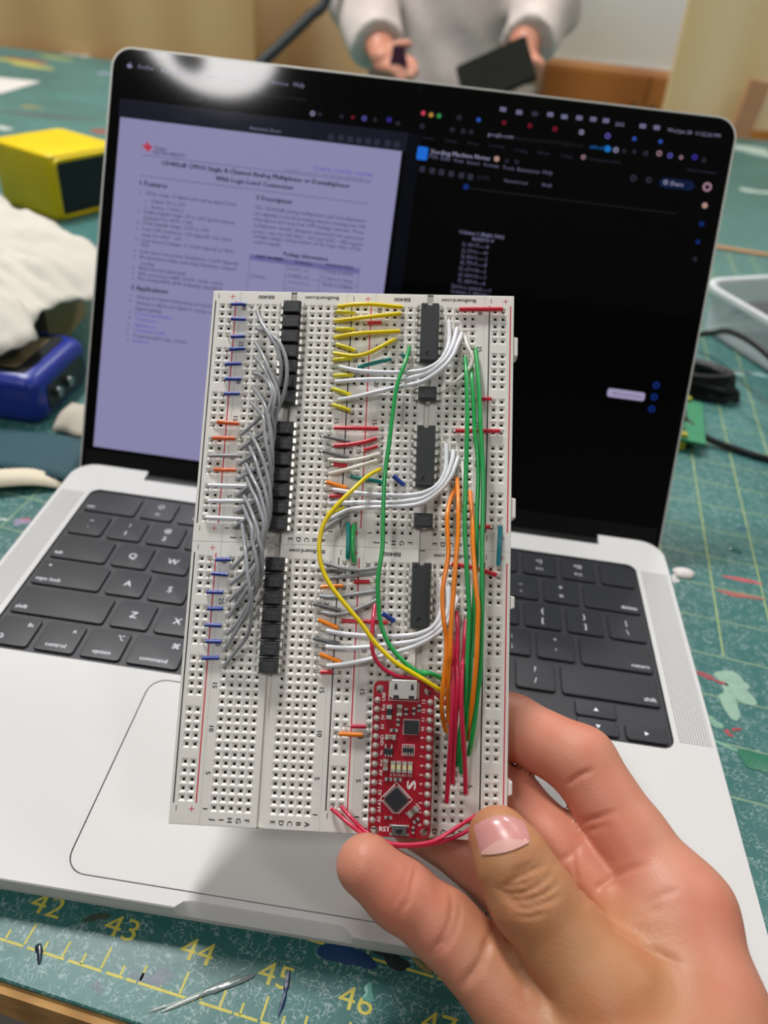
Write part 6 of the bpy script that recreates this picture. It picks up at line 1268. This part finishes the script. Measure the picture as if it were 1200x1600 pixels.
MB().box(0, 1000, 20, 220, 0, 715).build('carcass', cbw, cab)
for k in range(3):
    d_ = MB().box(4+k*332, 330+k*332, 0, 19, 20, 710).build('door', cbw, cab); MB().tube([(300+k*332-270*(k % 2), -8, 560), (300+k*332-270*(k % 2), -8, 640)], 6, 8).build('handle', mat('brass_dark', '8a7a5a', .35, .8), d_)
# ------------------------------------------------------------------ person across the table
PCX = 118
ARM_L = [((-60, 1645, 420), 46), ((-50, 1600, 150), 40), ((2, 1470, 88), 27)]; ARM_R = [((296, 1645, 420), 46), ((290, 1600, 170), 40), ((258, 1462, 118), 27)]
def fingers(base, dirs, r=8.5): return [[(tuple(np.array(base)+np.array(o)), 12), (tuple(np.array(base)+np.array(a)), r), (tuple(np.array(base)+np.array(b)), r-1.5)] for o, a, b in dirs]
FL = fingers((14, 1440, 74), [((4, 2, -4), (34, -14, 6), (58, -24, -2)), ((4, -4, -8), (38, -26, -2), (64, -34, -12)), ((2, -8, -12), (34, -34, -8), (56, -44, -20)), ((-4, -10, -14), (24, -36, -14), (42, -46, -26)), ((6, 6, 4), (26, 10, 20), (44, 2, 24))])
FR = fingers((256, 1434, 102), [((-4, -4, 2), (-14, -34, 2), (-12, -44, -24)), ((4, -6, 0), (4, -38, -2), (2, -44, -32)), ((12, -4, -2), (18, -34, -6), (14, -40, -34)), ((18, 0, -4), (30, -26, -10), (26, -32, -34)), ((-12, 4, 0), (-32, -12, 6), (-44, -24, -6))])
def person_sdf(P):
    d = cone(P, (PCX, 1690, -60), (PCX, 1690, 400), 120, 130, (0, 1, 0), .62)
    d = smin(d, cone(P, (PCX-95, 1685, 440), (PCX+95, 1685, 440), 62, 62), 30); d = smin(d, cone(P, (PCX, 1690, 470), (PCX, 1672, 590), 55, 52), 20)
    d = smin(d, cone(P, (PCX, 1665, 620), (PCX, 1672, 690), 68, 82, (1, 0, 0), .86), 14); d = smin(d, cone(P, (PCX, 1585, 655), (PCX, 1574, 632), 8, 11), 8)
    for s_ in (-1, 1): d = smin(d, cone(P, (PCX+s_*70, 1675, 640), (PCX+s_*72, 1680, 675), 9, 12), 4)
    d = smin(d, cone(P, (PCX-16, 1598, 604), (PCX+16, 1598, 604), 7, 7), 5)
    for a, h, fs in ((ARM_L, (14, 1440, 74), FL), (ARM_R, (256, 1434, 102), FR)):
        d = smin(d, chain(P, a, 10), 14); d = smin(d, cone(P, a[-1][0], h, 25, 24, (0, 0, 1), .7), 8)
        for c in fs: d = smin(d, chain(P, c, 3), 3)
    return d
PV, PF = surface_nets(person_sdf, (-140, 1380, -200), (390, 1790, 800), 5.0)
person = obj('person', soft_mesh('person', PV-np.array([PCX, 1690, 0]), PF, [skin_mat('skin_far', 'cf957c', 'cf957c', .4)], np.zeros(len(PV))), None, T(PCX, 1690, 0), label='person in a grey fleece jacket standing across the table, hands busy', cat='person')
def jacket_sdf(P):
    d = cone(P, (PCX, 1690, -70), (PCX, 1690, 400), 158, 168, (0, 1, 0), .62); d = smin(d, cone(P, (PCX-115, 1685, 430), (PCX+115, 1685, 430), 72, 72), 40)
    for a, r in ((ARM_L, (70, 64, 46)), (ARM_R, (70, 64, 46))):
        e = chain(P, [(p, q) for (p, _), q in zip(a, r)], 18); d = smin(d, e, 22)
    for k in range(7):                                                # soft folds
        n = np.array([math.sin(k*2.1), .3, math.cos(k*1.7)]); d = d+1.6*np.sin((P @ n)*(.035+.007*k)+k)
    for a in (ARM_L, ARM_R):
        u = np.array(a[2][0])-np.array(a[1][0]); u = u/np.linalg.norm(u); h = ((P-np.array(a[2][0])) @ u); near = np.linalg.norm(P-np.array(a[2][0]), axis=-1) < 110; d = np.where(near, np.maximum(d, h-2), d)
    d = np.maximum(d, -cone(P, (PCX, 1690, 480), (PCX, 1672, 700), 62, 90)); return np.maximum(d, -110-P[..., 2])
JV, JF = surface_nets(jacket_sdf, (-170, 1400, -130), (420, 1840, 560), 6.0)
obj('fleece_jacket', soft_mesh('fleece_jacket', JV-np.array([PCX, 1690, 0]), JF, [mat('fleece', 'd6cac4', .95, var=.3, vscale=22, bump=1., bscale=90)]), person)
m_ = MB()
for s_ in (-1, 1): m_.tube([(s_*60, 10, -80), (s_*70, 10, -300), (s_*75, 5, -520), (s_*78, 15, -740)], [92, 82, 62, 52], 18)
m_.build('trousers', mat('denim', '2c3340', .85, bump=.4, bscale=300), person)
for s_ in (-1, 1): MB().loft([[(s_*78+x, -35+y, -759) for x, y in rrect(-42, 42, -110, 90, 38, 5)], [(s_*78+x, -35+y, -720) for x, y in rrect(-40, 40, -100, 88, 36, 5)], [(s_*78+x, -10+y, -690) for x, y in rrect(-34, 34, -40, 60, 30, 5)]]).build('shoe', mat('shoe_dark', '2a2a2c', .6), person)
m_ = MB(); m_.lathe([(60, 640), (88, 660), (92, 700), (84, 745), (50, 775), (8, 782)], 24); hr = m_.build('hair', mat('hair_dark', '2c221c', .6, bump=.8, bscale=300), person, T(0, 6, 0) @ Matrix.Diagonal((.84, .98, 1, 1)))
MB().prism([(x, y) for x, y in rrect(-62, 62, -46, 46, 6, 4)], 0, 7, bev=1.5).build('dark_folder', mat('dark_sheet', '1d1f1a', .9, var=.15, vscale=20, spec=.1), None, T(214, 1372, 76) @ Ry(-28) @ Rx(38), label='dark olive folder held in the hand of the person at the back', cat='folder')
MB().loft([[(x, y, z) for x, y, z in ((0, 0, 0), (34, -6, 2), (30, -10, 10), (2, -4, 12))], [(4, -6, 34), (26, -14, 36), (24, -16, 38), (5, -9, 37)]]).build('purple_scrap', mat('purple_cloth', '6a2f4c', .7), None, T(30, 1404, 62), label='small dark purple scrap at the left hand of the person', cat='scrap')
